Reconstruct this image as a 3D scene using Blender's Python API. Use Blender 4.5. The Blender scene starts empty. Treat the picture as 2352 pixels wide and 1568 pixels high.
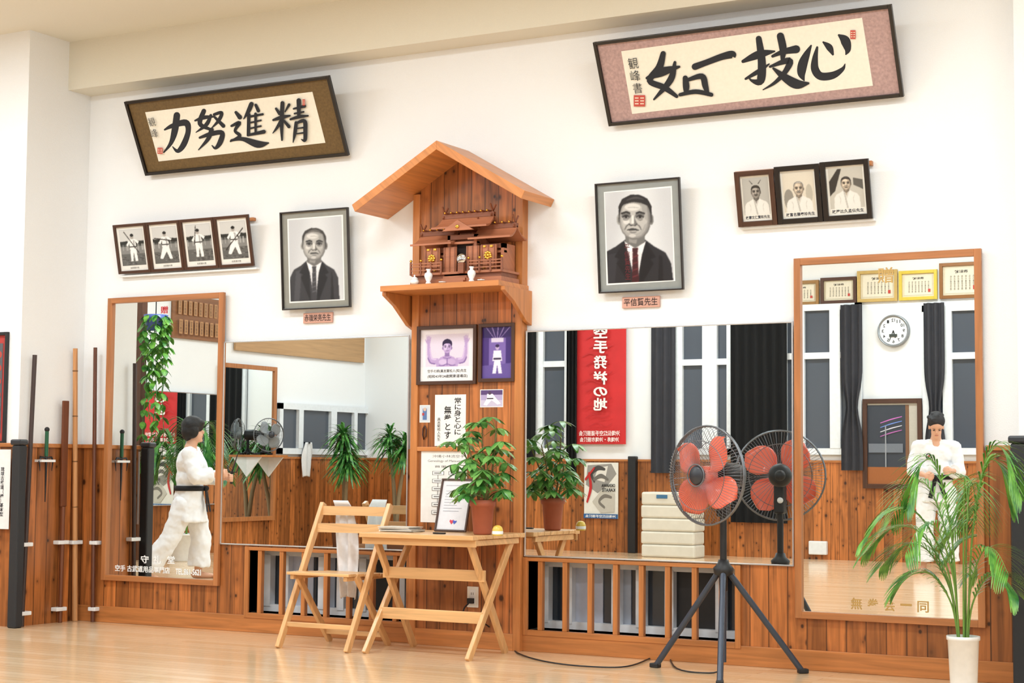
import bpy,bmesh,math,random
import numpy as np
from mathutils import Vector,Matrix
random.seed(7)
# ---------------------------------------------------------------- camera model
FP=3914.6;YAW=.5109;PIT=.0731;ROL=.0081;CAM=Vector((0,-8.16,.991))
cy,sy,cp,sp=math.cos(YAW),math.sin(YAW),math.cos(PIT),math.sin(PIT)
FW=Vector((-sy*cp,cy*cp,sp));R0=Vector((cy,sy,0));U0=R0.cross(FW)
RT=R0*math.cos(ROL)+U0*math.sin(ROL);UP=U0*math.cos(ROL)-R0*math.sin(ROL)
cd=bpy.data.cameras.new("camera");cam=bpy.data.objects.new("camera",cd);bpy.context.collection.objects.link(cam)
cd.sensor_width=36;cd.lens=FP/2352*36;cd.clip_start=.05
cam.matrix_world=Matrix(((RT.x,UP.x,-FW.x,CAM.x),(RT.y,UP.y,-FW.y,CAM.y),(RT.z,UP.z,-FW.z,CAM.z),(0,0,0,1)))
bpy.context.scene.camera=cam
def ray(px,py): return FW*FP+RT*(px-1176)-UP*(py-784)
def onY(px,py,y): d=ray(px,py);return CAM+d*((y-CAM.y)/d.y)
def onX(px,py,x): d=ray(px,py);return CAM+d*((x-CAM.x)/d.x)
def onZ(px,py,z): d=ray(px,py);return CAM+d*((z-CAM.z)/d.z)
REAR=10.0;LEFTX=-12.3
# ---------------------------------------------------------------- materials
def lin(c):
    r=[]
    for v in c[:3]:
        v/=255.;r.append(v/12.92 if v<=.04045 else ((v+.055)/1.055)**2.4)
    return (r[0],r[1],r[2],1)
MC={}
def nd(nt,t,**k):
    n=nt.nodes.new(t)
    for a,b in k.items(): setattr(n,a,b)
    return n
def mth(nt,op,a,b=None):
    n=nd(nt,'ShaderNodeMath',operation=op)
    for i,x in enumerate((a,b)):
        if x is None: continue
        if isinstance(x,(int,float)): n.inputs[i].default_value=x
        else: nt.links.new(x,n.inputs[i])
    return n.outputs[0]
def mixc(nt,f,a,b,mode='MIX'):
    n=nd(nt,'ShaderNodeMix',data_type='RGBA',blend_type=mode)
    for s,x in ((n.inputs[0],f),(n.inputs[6],a),(n.inputs[7],b)):
        if isinstance(x,(int,float)): s.default_value=x
        elif isinstance(x,tuple): s.default_value=x
        else: nt.links.new(x,s)
    return n.outputs[2]
def newmat(name):
    m=bpy.data.materials.new(name);m.use_nodes=True;nt=m.node_tree
    return m,nt,nt.nodes['Principled BSDF']
def pm(rgb,rough=.5,metal=0,var=.06,scale=25,bump=0,coat=0,emit=0):
    key=('p',rgb,rough,metal,var,scale,bump,coat,emit)
    if key in MC: return MC[key]
    m,nt,b=newmat("paint_%d_%d_%d"%rgb)
    tc=nd(nt,'ShaderNodeTexCoord');no=nd(nt,'ShaderNodeTexNoise');no.inputs['Scale'].default_value=scale;no.inputs['Detail'].default_value=3
    nt.links.new(tc.outputs['Object'],no.inputs['Vector'])
    c=lin(rgb);d=tuple(x*(1-var*2.2) for x in c[:3])+(1,)
    nt.links.new(mixc(nt,no.outputs['Fac'],d,tuple(min(1,x*(1+var)) for x in c[:3])+(1,)),b.inputs['Base Color'])
    b.inputs['Roughness'].default_value=rough;b.inputs['Metallic'].default_value=metal
    if coat: b.inputs['Coat Weight'].default_value=coat
    if bump:
        bp=nd(nt,'ShaderNodeBump');bp.inputs['Strength'].default_value=bump;bp.inputs['Distance'].default_value=.004
        nt.links.new(no.outputs['Fac'],bp.inputs['Height']);nt.links.new(bp.outputs[0],b.inputs['Normal'])
    MC[key]=m;return m
def wood(rgb,axis='z',plank=0,knots=0,rough=.35,contrast=1.,dark=(52,24,10)):
    key=('w',rgb,axis,plank,knots,rough,contrast)
    if key in MC: return MC[key]
    m,nt,b=newmat("wood_%s"%axis);L=nt.links.new
    tc=nd(nt,'ShaderNodeTexCoord');s=nd(nt,'ShaderNodeSeparateXYZ');L(tc.outputs['Object'],s.inputs[0])
    X,Y,Z=s.outputs
    if axis=='z': u=mth(nt,'ADD',X,Y);w=Z
    elif axis=='x': u=mth(nt,'ADD',Y,Z);w=X
    else: u=mth(nt,'ADD',X,Z);w=Y
    if plank:
        q=mth(nt,'DIVIDE',u,plank);idx=mth(nt,'FLOOR',q);fr=mth(nt,'FRACT',q)
        w2=mth(nt,'ADD',w,mth(nt,'MULTIPLY',idx,3.7))
    else: w2=w
    cb=nd(nt,'ShaderNodeCombineXYZ');L(mth(nt,'MULTIPLY',u,38.),cb.inputs[0]);L(mth(nt,'MULTIPLY',w2,2.2),cb.inputs[1])
    no=nd(nt,'ShaderNodeTexNoise');no.inputs['Scale'].default_value=1;no.inputs['Detail'].default_value=5;no.inputs['Distortion'].default_value=.6
    L(cb.outputs[0],no.inputs['Vector'])
    c=lin(rgb);lo=tuple(x*(1-.45*contrast) for x in c[:3])+(1,);hi=tuple(min(1,x*(1+.32*contrast)) for x in c[:3])+(1,)
    rp=nd(nt,'ShaderNodeMapRange');L(no.outputs['Fac'],rp.inputs[0]);rp.inputs[1].default_value=.3;rp.inputs[2].default_value=.7
    col=mixc(nt,rp.outputs[0],lo,hi)
    if knots:
        for sc_,off,thr in((1,0,.16),(1.8,5.3,.16)):
            cb2=nd(nt,'ShaderNodeCombineXYZ');L(mth(nt,'ADD',mth(nt,'MULTIPLY',u,9.*sc_),off),cb2.inputs[0]);L(mth(nt,'MULTIPLY',w2,7.*sc_),cb2.inputs[1])
            vo=nd(nt,'ShaderNodeTexVoronoi');vo.inputs['Scale'].default_value=1;L(cb2.outputs[0],vo.inputs['Vector'])
            kr=nd(nt,'ShaderNodeMapRange');L(vo.outputs['Distance'],kr.inputs[0]);kr.inputs[1].default_value=thr;kr.inputs[2].default_value=thr*.5
            sp_=nd(nt,'ShaderNodeSeparateColor');L(vo.outputs['Color'],sp_.inputs[0]);on=mth(nt,'GREATER_THAN',sp_.outputs[0],.4)
            kf=mth(nt,'MULTIPLY',kr.outputs[0],on)
            kr2=nd(nt,'ShaderNodeMapRange');L(vo.outputs['Distance'],kr2.inputs[0]);kr2.inputs[1].default_value=.4;kr2.inputs[2].default_value=.1
            col=mixc(nt,mth(nt,'MULTIPLY',mth(nt,'MULTIPLY',kr2.outputs[0],on),.32),col,lin(dark))
            col=mixc(nt,mth(nt,'MULTIPLY',kf,.92),col,lin(dark))
    if plank:
        wn=nd(nt,'ShaderNodeTexWhiteNoise',noise_dimensions='1D');L(idx,wn.inputs['W'])
        br=nd(nt,'ShaderNodeMapRange');L(wn.outputs['Value'],br.inputs[0]);br.inputs[3].default_value=.62;br.inputs[4].default_value=1.25
        cc=nd(nt,'ShaderNodeCombineColor')
        for i in range(3): L(br.outputs[0],cc.inputs[i])
        col=mixc(nt,1.,col,cc.outputs[0],'MULTIPLY')
        g=mth(nt,'LESS_THAN',fr,.06);col=mixc(nt,mth(nt,'MULTIPLY',g,.75),col,lin(dark))
    L(col,b.inputs['Base Color']);b.inputs['Roughness'].default_value=rough
    MC[key]=m;return m
def floormat():
    m,nt,b=newmat("floor_boards");L=nt.links.new
    tc=nd(nt,'ShaderNodeTexCoord');br=nd(nt,'ShaderNodeTexBrick');L(tc.outputs['Object'],br.inputs['Vector'])
    br.inputs['Scale'].default_value=1;br.inputs['Brick Width'].default_value=.9;br.inputs['Row Height'].default_value=.075
    br.inputs['Mortar Size'].default_value=.0012;br.offset=.37
    br.inputs['Color1'].default_value=lin((242,214,178));br.inputs['Color2'].default_value=lin((228,194,152));br.inputs['Mortar'].default_value=lin((176,134,94))
    s=nd(nt,'ShaderNodeSeparateXYZ');L(tc.outputs['Object'],s.inputs[0]);cb=nd(nt,'ShaderNodeCombineXYZ')
    L(mth(nt,'MULTIPLY',s.outputs[0],2.5),cb.inputs[0]);L(mth(nt,'MULTIPLY',s.outputs[1],45.),cb.inputs[1])
    no=nd(nt,'ShaderNodeTexNoise');no.inputs['Scale'].default_value=1;no.inputs['Detail'].default_value=4;L(cb.outputs[0],no.inputs['Vector'])
    col=mixc(nt,mth(nt,'MULTIPLY',no.outputs['Fac'],.35),br.outputs['Color'],lin((208,158,108)))
    L(col,b.inputs['Base Color']);b.inputs['Roughness'].default_value=.22;b.inputs['Coat Weight'].default_value=.4;b.inputs['Coat Roughness'].default_value=.1
    return m
def leafmat(a,c2):
    m,nt,b=newmat("leaf");L=nt.links.new
    tc=nd(nt,'ShaderNodeTexCoord');no=nd(nt,'ShaderNodeTexNoise');no.inputs['Scale'].default_value=14;L(tc.outputs['Object'],no.inputs['Vector'])
    rp=nd(nt,'ShaderNodeMapRange');L(no.outputs['Fac'],rp.inputs[0]);rp.inputs[1].default_value=.35;rp.inputs[2].default_value=.65
    L(mixc(nt,rp.outputs[0],lin(a),lin(c2)),b.inputs['Base Color']);b.inputs['Roughness'].default_value=.35
    return m
def photomat():
    m,nt,b=newmat("photo_print");L=nt.links.new
    at=nd(nt,'ShaderNodeAttribute',attribute_name='tone');tc=nd(nt,'ShaderNodeTexCoord');no=nd(nt,'ShaderNodeTexNoise');no.inputs['Scale'].default_value=500;L(tc.outputs['Object'],no.inputs['Vector'])
    rp=nd(nt,'ShaderNodeMapRange');L(no.outputs['Fac'],rp.inputs[0]);rp.inputs[3].default_value=.88;rp.inputs[4].default_value=1.1
    cc=nd(nt,'ShaderNodeCombineColor')
    for i in range(3): L(rp.outputs[0],cc.inputs[i])
    L(mixc(nt,1.,at.outputs['Color'],cc.outputs[0],'MULTIPLY'),b.inputs['Base Color']);b.inputs['Roughness'].default_value=.3
    return m
PHOTO=photomat()
MIR,_,b_=newmat("mirror_silver");b_.inputs['Metallic'].default_value=1;b_.inputs['Roughness'].default_value=0.;b_.inputs['Base Color'].default_value=(.9,.94,.93,1)
GLS,_,b_=newmat("dark_window_glass");b_.inputs['Base Color'].default_value=lin((46,52,60));b_.inputs['Roughness'].default_value=.05
GLR,_,b_=newmat("rear_window_glass");b_.inputs['Base Color'].default_value=lin((78,84,94));b_.inputs['Roughness'].default_value=.12
WALL=pm((240,241,242),.85,0,.02,180,.3)
CEIL=pm((228,225,214),.9,0,.02,120)
PINE=wood((174,104,52),'z',.1,1,.36)
PINEF=wood((186,118,64),'x',0,0,.35,.6)
PINEV=wood((186,118,64),'z',0,0,.35,.6)
PANEL=wood((180,108,56),'z',.088,1,.36)
SHR=wood((206,134,76),'x',0,0,.35,.45);SHRY=wood((206,134,76),'y',0,0,.35,.45);SHRV=wood((194,124,68),'z',0,0,.35,.45)
MFR=wood((176,114,68),'z',0,0,.35,.5);MFRX=wood((176,114,68),'x',0,0,.35,.5)
CHW=wood((218,168,114),'z',0,0,.3,.4);CHX=wood((222,174,120),'x',0,0,.3,.4)
MIN=wood((172,108,76),'x',0,0,.45,.4);MIND=wood((136,80,54),'x',0,0,.5,.5)
GOLD=pm((230,180,76),.25,1);ALU=pm((205,208,212),.3,.8);WHT=pm((235,236,236),.4);BLK=pm((24,25,28),.5);INK=pm((28,32,38),.7)
CER=pm((240,240,240),.12,0,.02,20,0,.5);DKF=wood((74,46,32),'x',0,0,.35,.6);DKFZ=wood((74,46,32),'z',0,0,.35,.6)
# ---------------------------------------------------------------- builders
WLOC={}
COL=bpy.context.collection
def tag(o,label,category,group,kind):
    if label:o["label"]=label
    if category:o["category"]=category
    if group:o["group"]=group
    if kind:o["kind"]=kind
def thing(name,loc,label,category,group=None):
    o=bpy.data.objects.new(name,None);COL.objects.link(o);o.empty_display_size=.05
    o.location=loc;WLOC[o.name]=Vector(loc);tag(o,label,category,group,None);return o
class MB:
    def __init__(s): s.v=[];s.f=[];s.m=[];s.s=[];s.mats=[]
    def mi(s,m):
        if m not in s.mats:s.mats.append(m)
        return s.mats.index(m)
    def add(s,vs,fs,m,sm=False):
        o=len(s.v);s.v+=[Vector(x) for x in vs];i=s.mi(m)
        for f in fs:s.f.append([o+k for k in f]);s.m.append(i);s.s.append(sm)
    def hexa(s,p,m): s.add(p,[(0,3,2,1),(4,5,6,7),(0,1,5,4),(1,2,6,5),(2,3,7,6),(3,0,4,7)],m)
    def box(s,x0,x1,y0,y1,z0,z1,m):
        if x0>x1:x0,x1=x1,x0
        if y0>y1:y0,y1=y1,y0
        if z0>z1:z0,z1=z1,z0
        s.hexa([(x0,y0,z0),(x1,y0,z0),(x1,y1,z0),(x0,y1,z0),(x0,y0,z1),(x1,y0,z1),(x1,y1,z1),(x0,y1,z1)],m)
    def bar(s,a,b,w,t,m,side=Vector((1,0,0))):
        a=Vector(a);b=Vector(b);d=(b-a).normalized();e=(side-d*side.dot(d)).normalized();g=d.cross(e)
        e=e*w/2;g=g*t/2
        s.hexa([a-e-g,a+e-g,a+e+g,a-e+g,b-e-g,b+e-g,b+e+g,b-e+g],m)
    def tube(s,pts,r,m,seg=10,caps=True):
        pts=[Vector(p) for p in pts];n=len(pts)
        rs=r if isinstance(r,(list,tuple)) else [r]*n
        vs=[];pe=None
        for i,p in enumerate(pts):
            d=(pts[min(i+1,n-1)]-pts[max(i-1,0)]).normalized()
            if pe is None:
                pe=Vector((0,0,1)) if abs(d.z)<.9 else Vector((1,0,0))
            e=(pe-d*pe.dot(d));e.normalize();pe=e;g=d.cross(e)
            for k in range(seg):
                a=2*math.pi*k/seg;vs.append(p+(e*math.cos(a)+g*math.sin(a))*rs[i])
        fs=[(i*seg+k,i*seg+(k+1)%seg,(i+1)*seg+(k+1)%seg,(i+1)*seg+k) for i in range(n-1) for k in range(seg)]
        s.add(vs,fs,m,True)
        if caps: s.add(vs[:seg],[tuple(range(seg))[::-1]],m);s.add(vs[-seg:],[tuple(range(seg))],m)
    def lathe(s,c,prof,m,seg=32,axis=None):
        c=Vector(c);ax=Vector(axis).normalized() if axis else Vector((0,0,1))
        e=Vector((1,0,0)) if abs(ax.x)<.9 else Vector((0,1,0));e=(e-ax*e.dot(ax)).normalized();g=ax.cross(e)
        vs=[c+ax*z+(e*math.cos(2*math.pi*k/seg)+g*math.sin(2*math.pi*k/seg))*r for r,z in prof for k in range(seg)]
        fs=[(i*seg+k,i*seg+(k+1)%seg,(i+1)*seg+(k+1)%seg,(i+1)*seg+k) for i in range(len(prof)-1) for k in range(seg)]
        s.add(vs,fs,m,True)
    def sph(s,c,r,m,seg=20,rings=12,M=None):
        c=Vector(c);r=(r,r,r) if isinstance(r,(int,float)) else r
        vs=[]
        for i in range(rings+1):
            t=math.pi*i/rings
            for k in range(seg):
                a=2*math.pi*k/seg;p=Vector((r[0]*math.sin(t)*math.cos(a),r[1]*math.sin(t)*math.sin(a),r[2]*math.cos(t)))
                vs.append(c+(M@p if M else p))
        s.add(vs,[(i*seg+k,(i+1)*seg+k,(i+1)*seg+(k+1)%seg,i*seg+(k+1)%seg) for i in range(rings) for k in range(seg)],m,True)
    def prism(s,pts,ext,m):
        pts=[Vector(p) for p in pts];n=len(pts);ext=Vector(ext)
        s.add(pts+[p+ext for p in pts],[tuple(range(n))[::-1],tuple(range(n,2*n))]+[(i,(i+1)%n,n+(i+1)%n,n+i) for i in range(n)],m)
    def fbox(s,fr,a0,a1,b0,b1,c0,c1,m):
        s.hexa([fr.P(a0,b0,c1),fr.P(a1,b0,c1),fr.P(a1,b0,c0),fr.P(a0,b0,c0),fr.P(a0,b1,c1),fr.P(a1,b1,c1),fr.P(a1,b1,c0),fr.P(a0,b1,c0)],m)
    def done(s,name,parent=None,label=None,category=None,group=None,kind=None,bevel=0,loc=None,fixn=True):
        if parent: L=WLOC[parent.name]
        elif loc is not None: L=Vector(loc)
        else:
            xs=[p.x for p in s.v];ys=[p.y for p in s.v];zs=[p.z for p in s.v]
            L=Vector(((min(xs)+max(xs))/2,(min(ys)+max(ys))/2,min(zs)))
        me=bpy.data.meshes.new(name);me.from_pydata([p-L for p in s.v],[],s.f)
        for m in s.mats:me.materials.append(m)
        me.polygons.foreach_set('material_index',s.m);me.polygons.foreach_set('use_smooth',s.s)
        if fixn:
            bm=bmesh.new();bm.from_mesh(me);bmesh.ops.recalc_face_normals(bm,faces=bm.faces);bm.to_mesh(me);bm.free()
        me.update()
        o=bpy.data.objects.new(name,me);COL.objects.link(o)
        if parent:o.parent=parent
        else:o.location=L
        WLOC[o.name]=L
        if bevel:
            bv=o.modifiers.new("bevel",'BEVEL');bv.width=bevel;bv.segments=2;bv.limit_method='ANGLE'
        tag(o,label,category,group,kind);return o
class Fr:
    def __init__(s,O,u,v,w,h,mode=None):
        s.O=Vector(O);s.u=Vector(u).normalized();s.v=Vector(v).normalized();s.n=s.u.cross(s.v);s.w=w;s.h=h;s.mode=mode
    def P(s,a,b,c=0): return s.O+s.u*a+s.v*b+s.n*c
    def ab(s,px,py):
        d=ray(px,py)
        if s.mode=='rear': t=(-s.O.y-CAM.y)/d.y;p=CAM+d*t;p.y=-p.y
        elif s.mode=='left': t=(s.O.x-CAM.x)/d.x;p=CAM+d*t;p.y=-p.y
        else: t=(s.O-CAM).dot(s.n)/d.dot(s.n);p=CAM+d*t
        q=p-s.O;return q.dot(s.u),q.dot(s.v)
    def sub(s,a0,a1,b0=0,b1=None):
        return Fr(s.P(a0,b0),s.u,s.v,a1-a0,(s.h if b1 is None else b1)-b0,s.mode)
    def base(s): return s.P(s.w/2,0)
def mkfr(TL,TR,BR,BL,b=.02,lean=True):
    bl=onY(*BL,-b);br=onY(*BR,-b);t=b
    def g(t):
        return onY(*TL,-t).x-bl.x+onY(*TR,-t).x-br.x
    if lean:
        lo,hi=b,b+.5
        if g(lo)*g(hi)<0:
            for _ in range(40):
                md=(lo+hi)/2
                if g(lo)*g(md)<=0:hi=md
                else:lo=md
            t=lo
    tl=onY(*TL,-t);tr=onY(*TR,-t)
    x0=(bl.x+tl.x)/2;x1=(br.x+tr.x)/2;zb=(bl.z+br.z)/2;zt=(tl.z+tr.z)/2
    v=Vector((0,-(t-b),zt-zb));return Fr((x0,-b,zb),(1,0,0),v,x1-x0,v.length)
def rearfr(x0,y0,x1,y1,d=REAR-.01):
    pa=onY(x0,y0,d);pb=onY(x1,y1,d);pa2=onY(x0,y1,d);pb2=onY(x1,y0,d)
    X0=(pa.x+pa2.x)/2;X1=(pb.x+pb2.x)/2;z1=(pa.z+pb2.z)/2;z0=(pb.z+pa2.z)/2
    return Fr((X1,-d,z0),(-1,0,0),(0,0,1),X1-X0,z1-z0,'rear')
def leftfr(x0,y0,x1,y1,c=.01):
    X=LEFTX+c
    pa=onX(x0,y0,X);pb=onX(x1,y1,X);pa2=onX(x0,y1,X);pb2=onX(x1,y0,X)
    ya=-pa.y;yb=-pb.y;z1=(pa.z+pb2.z)/2;z0=(pb.z+pa2.z)/2
    return Fr((X,yb,z0),(0,1,0),(0,0,1),ya-yb,z1-z0,'left')
TXC={}
def txtmesh(s,bold=0):
    if (s,bold) in TXC:return TXC[(s,bold)]
    c=bpy.data.curves.new("t","FONT");c.body=s;c.align_x='CENTER';c.offset=bold;c.space_line=1.0;c.resolution_u=3
    o=bpy.data.objects.new("t",c);COL.objects.link(o);bpy.context.view_layer.update()
    e=o.evaluated_get(bpy.context.evaluated_depsgraph_get());me=e.to_mesh()
    vs=[(p.co.x,p.co.y) for p in me.vertices];fs=[tuple(p.vertices) for p in me.polygons];e.to_mesh_clear()
    bpy.data.objects.remove(o);bpy.data.curves.remove(c)
    x0=min(v[0] for v in vs);x1=max(v[0] for v in vs);y0=min(v[1] for v in vs);y1=max(v[1] for v in vs)
    vs=[((x-x0)/max(x1-x0,1e-6),(y-y0)/max(y1-y0,1e-6)) for x,y in vs]
    TXC[(s,bold)]=(vs,fs);return vs,fs
def text(mb,fr,s,a0,a1,b0,b1,m,c=.002,bold=0,vert=False):
    if vert:s='\n'.join(s)
    vs,fs=txtmesh(s,bold);mb.add([fr.P(a0+(a1-a0)*x,b0+(b1-b0)*y,c) for x,y in vs],fs,m)
def textpx(mb,fr,s,x0,y0,x1,y1,m,c=.002,bold=0,vert=False):
    xm,ym=(x0+x1)/2,(y0+y1)/2
    _,b1=fr.ab(xm,y0);_,b0=fr.ab(xm,y1);a0,_=fr.ab(x0,ym);a1,_=fr.ab(x1,ym)
    if a0>a1:a0,a1=a1,a0
    text(mb,fr,s,a0,a1,b0,b1,m,c,bold,vert)
def catmull(P,n):
    if len(P)<3:
        return [tuple(P[0][k]+(P[-1][k]-P[0][k])*i/n for k in range(len(P[0]))) for i in range(n+1)]
    Q=[P[0]]+list(P)+[P[-1]];r=[]
    for i in range(1,len(Q)-2):
        for j in range(n):
            t=j/n;r.append(tuple(.5*(2*Q[i][k]+(Q[i+1][k]-Q[i-1][k])*t+(2*Q[i-1][k]-5*Q[i][k]+4*Q[i+1][k]-Q[i+2][k])*t*t+(3*Q[i][k]-Q[i-1][k]-3*Q[i+1][k]+Q[i+2][k])*t**3) for k in range(len(P[0]))))
    r.append(tuple(P[-1]));return r
class Art:
    def __init__(s,fr,c0=.003,T=None,step=.0004,rough=.45):
        s.fr=fr;s.c=c0;s.mb=MB();s.T=T or fr.ab;s.st=step;s.r=rough
    def poly(s,pts,rgb):
        ps=[s.T(*p) for p in pts];ar=sum(ps[i][0]*ps[(i+1)%len(ps)][1]-ps[(i+1)%len(ps)][0]*ps[i][1] for i in range(len(ps)))
        if ar<0:ps=ps[::-1]
        s.c+=s.st;s.mb.add([s.fr.P(a,b,s.c) for a,b in ps],[tuple(range(len(ps)))],pm(rgb,s.r,0,.04,60))
    def rect(s,x0,y0,x1,y1,rgb): s.poly([(x0,y0),(x1,y0),(x1,y1),(x0,y1)],rgb)
    def ell(s,cx,cy,rx,ry,rgb,rot=0,n=28,p=2.):
        r=[]
        for k in range(n):
            a=2*math.pi*k/n;x=rx*math.copysign(abs(math.cos(a))**(2/p),math.cos(a));y=ry*math.copysign(abs(math.sin(a))**(2/p),math.sin(a))
            r.append((cx+x*math.cos(rot)-y*math.sin(rot),cy+x*math.sin(rot)+y*math.cos(rot)))
        s.poly(r,rgb)
    def ribbon(s,pts,sc):
        q=catmull(pts,6);L=[];Rr=[];n=len(q)
        for i,(x,y,w) in enumerate(q):
            x2,y2,_=q[min(i+1,n-1)];x1,y1,_=q[max(i-1,0)];dx,dy=x2-x1,y2-y1;l=math.hypot(dx,dy) or 1
            nx,ny=-dy/l*w/2*sc,dx/l*w/2*sc;L.append((x+nx,y+ny));Rr.append((x-nx,y-ny))
        return q,L,Rr
    def stroke(s,pts,rgb,sc=1.):
        q,L,Rr=s.ribbon(pts,sc);n=len(q)
        s.c+=s.st;m=pm(rgb,s.r,0,.04,60);vs=[]
        for a,b in zip(L,Rr):vs+=[s.fr.P(*s.T(*a),s.c),s.fr.P(*s.T(*b),s.c)]
        s.mb.add(vs,[(2*i,2*i+1,2*i+3,2*i+2) for i in range(n-1)],m)
        s.ell(q[0][0],q[0][1],q[0][2]/2*sc,q[0][2]/2*sc,rgb,n=12);s.ell(q[-1][0],q[-1][1],q[-1][2]/2*sc,q[-1][2]/2*sc,rgb,n=12)
    def text(s,t,x0,y0,x1,y1,rgb,bold=0,vert=False):
        s.c+=s.st;xm,ym=(x0+x1)/2,(y0+y1)/2
        a0,_=s.T(x0,ym);a1,_=s.T(x1,ym);_,b1=s.T(xm,y0);_,b0=s.T(xm,y1)
        if a0>a1:a0,a1=a1,a0
        text(s.mb,s.fr,t,a0,a1,b0,b1,pm(rgb,s.r,0,.04,60),s.c,bold,vert)
    def done(s,name,parent,**k): return s.mb.done(name,parent,fixn=False,**k)
def gblur(m,s):
    if s<=.05:return m
    r=int(math.ceil(3*s));k=np.exp(-.5*(np.arange(-r,r+1)/s)**2);k/=k.sum();h,w=m.shape
    p=np.pad(m,r,mode='edge');a=sum(k[i]*p[i:i+h,:] for i in range(2*r+1));return sum(k[i]*a[:,i:i+w] for i in range(2*r+1))
class Paint(Art):
    # smooth tonal print: colours stored per vertex on a fine grid
    def __init__(s,fr,reg,nx,ny,T=None,c=.006,blur=.9,bg=(220,220,220)):
        s.fr=fr;s.reg=reg;s.nx=nx;s.ny=ny;s.T=T or fr.ab;s.cc=c;s.bl=blur
        s.im=np.ones((ny,nx,3))*np.array(bg,float);s.X,s.Y=np.meshgrid(np.arange(nx),np.arange(ny));s.cap=None
    def poly(s,pts,rgb,blur=None):
        a0,b0,a1,b1=s.reg;P=[s.T(*p) for p in pts];P=[((a-a0)/(a1-a0)*(s.nx-1),(b-b0)/(b1-b0)*(s.ny-1)) for a,b in P]
        m=np.zeros((s.ny,s.nx),bool);n=len(P)
        for i in range(n):
            (x1,y1),(x2,y2)=P[i],P[(i+1)%n]
            if y1==y2:continue
            c=((y1>s.Y)!=(y2>s.Y))&(s.X<(x2-x1)*(s.Y-y1)/(y2-y1)+x1);m^=c
        m=gblur(m.astype(float),s.bl if blur is None else blur)[...,None];s.im=s.im*(1-m)+m*np.array(rgb,float)
    def stroke(s,pts,rgb,sc=1.):
        q,L,Rr=s.ribbon(pts,sc);s.poly(L+Rr[::-1],rgb)
    def text(s,t,x0,y0,x1,y1,rgb,bold=0,vert=False):
        if s.cap is None:s.cap=Art(s.fr,s.cc+.0006,T=s.T,step=.0001)
        s.cap.T=s.T;s.cap.text(t,x0,y0,x1,y1,rgb,bold,vert)
    def done(s,name,parent,**k):
        a0,b0,a1,b1=s.reg;L=WLOC[parent.name];nx,ny=s.nx,s.ny
        vs=[s.fr.P(a0+(a1-a0)*i/(nx-1),b0+(b1-b0)*j/(ny-1),s.cc)-L for j in range(ny) for i in range(nx)]
        fs=[(j*nx+i,j*nx+i+1,(j+1)*nx+i+1,(j+1)*nx+i) for j in range(ny-1) for i in range(nx-1)]
        me=bpy.data.meshes.new(name);me.from_pydata(vs,[],fs);me.materials.append(PHOTO)
        at=me.color_attributes.new('tone','FLOAT_COLOR','POINT');v=np.clip(s.im/255.,0,1);v=np.where(v<=.04045,v/12.92,((v+.055)/1.055)**2.4)
        arr=np.ones((ny*nx,4));arr[:,:3]=v.reshape(-1,3);at.data.foreach_set('color',arr.ravel());me.update()
        o=bpy.data.objects.new(name,me);COL.objects.link(o);o.parent=parent;WLOC[o.name]=L
        if s.cap:s.cap.done("caption",parent)
        return o
def norm(fr): return lambda x,y:(x*fr.w,(1-y)*fr.h)
def lerp(a,b,t):return a+(b-a)*t
def frameparts(th,fr,bw,m,mx,depth=.018,board=(225,222,214),bevel=.002,c0=0):
    k=MB()
    k.fbox(fr,0,bw,0,fr.h,c0,depth,m);k.fbox(fr,fr.w-bw,fr.w,0,fr.h,c0,depth,m)
    k.fbox(fr,bw,fr.w-bw,0,bw,c0,depth,mx);k.fbox(fr,bw,fr.w-bw,fr.h-bw,fr.h,c0,depth,mx);k.done("border",th,bevel=bevel)
    if board:
        k=MB();k.fbox(fr,bw*.8,fr.w-bw*.8,bw*.8,fr.h-bw*.8,c0,c0+.005,pm(board,.7));k.done("mat_board",th)
def ST(mb,name,**k): return mb.done(name,kind="structure",**k)
# ================================================================ ROOM SHELL
CZ=2.6244*1.02+.991; PX=-7.714; PY=-.546; XR=1.6
zbeam=onY(205,222,0).z; yb=-.204
ztop=onY(940,1031,-.02).z
oL=[onY(573,1340,-.02).x,onY(936,1340,-.02).x];oR=[onY(1214,1370,-.02).x,onY(1690,1370,-.02).x];oz0=.115;oz1=.482
m=MB()
m.box(PX,XR,0,.25,oz1,CZ,WALL);m.box(PX,XR,0,.25,-.02,oz0,WALL)
for a,b in((PX,oL[0]),(oL[1],oR[0]),(oR[1],XR)):m.box(a,b,0,.25,oz0,oz1,WALL)
ST(m,"wall_main",loc=(0,0,0))
m=MB();m.box(LEFTX-.2,PX,PY,.25,0,CZ,WALL);ST(m,"wall_pillar",loc=(0,0,0))
m=MB();XP=onY(2331,300,-.13).x;m.box(XP,XR,-.13,0,0,CZ,WALL);ST(m,"wall_corner",loc=(0,0,0))
m=MB();m.box(LEFTX-.2,LEFTX,-REAR-.2,PY,0,CZ,WALL);ST(m,"wall_left",loc=(0,0,0))
m=MB();m.box(LEFTX,XR,-REAR-.2,-REAR,0,CZ,WALL);ST(m,"wall_rear",loc=(0,0,0))
m=MB();m.box(XR,XR+.2,-REAR-.2,.25,0,CZ,WALL);ST(m,"wall_right",loc=(0,0,0))
m=MB();m.box(LEFTX-.2,XR+.2,-REAR-.2,.5,-.1,0,floormat());ST(m,"floor",loc=(0,0,0))
m=MB();m.box(LEFTX-.2,XR+.2,-REAR-.2,.25,CZ,CZ+.1,CEIL);ST(m,"ceiling",loc=(0,0,0))
m=MB();m.box(PX,XP,yb,0,zbeam,CZ,pm((224,219,204),.85,0,.02,180,.2));ST(m,"trim_1",loc=(0,0,0))
W0=.10
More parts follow.
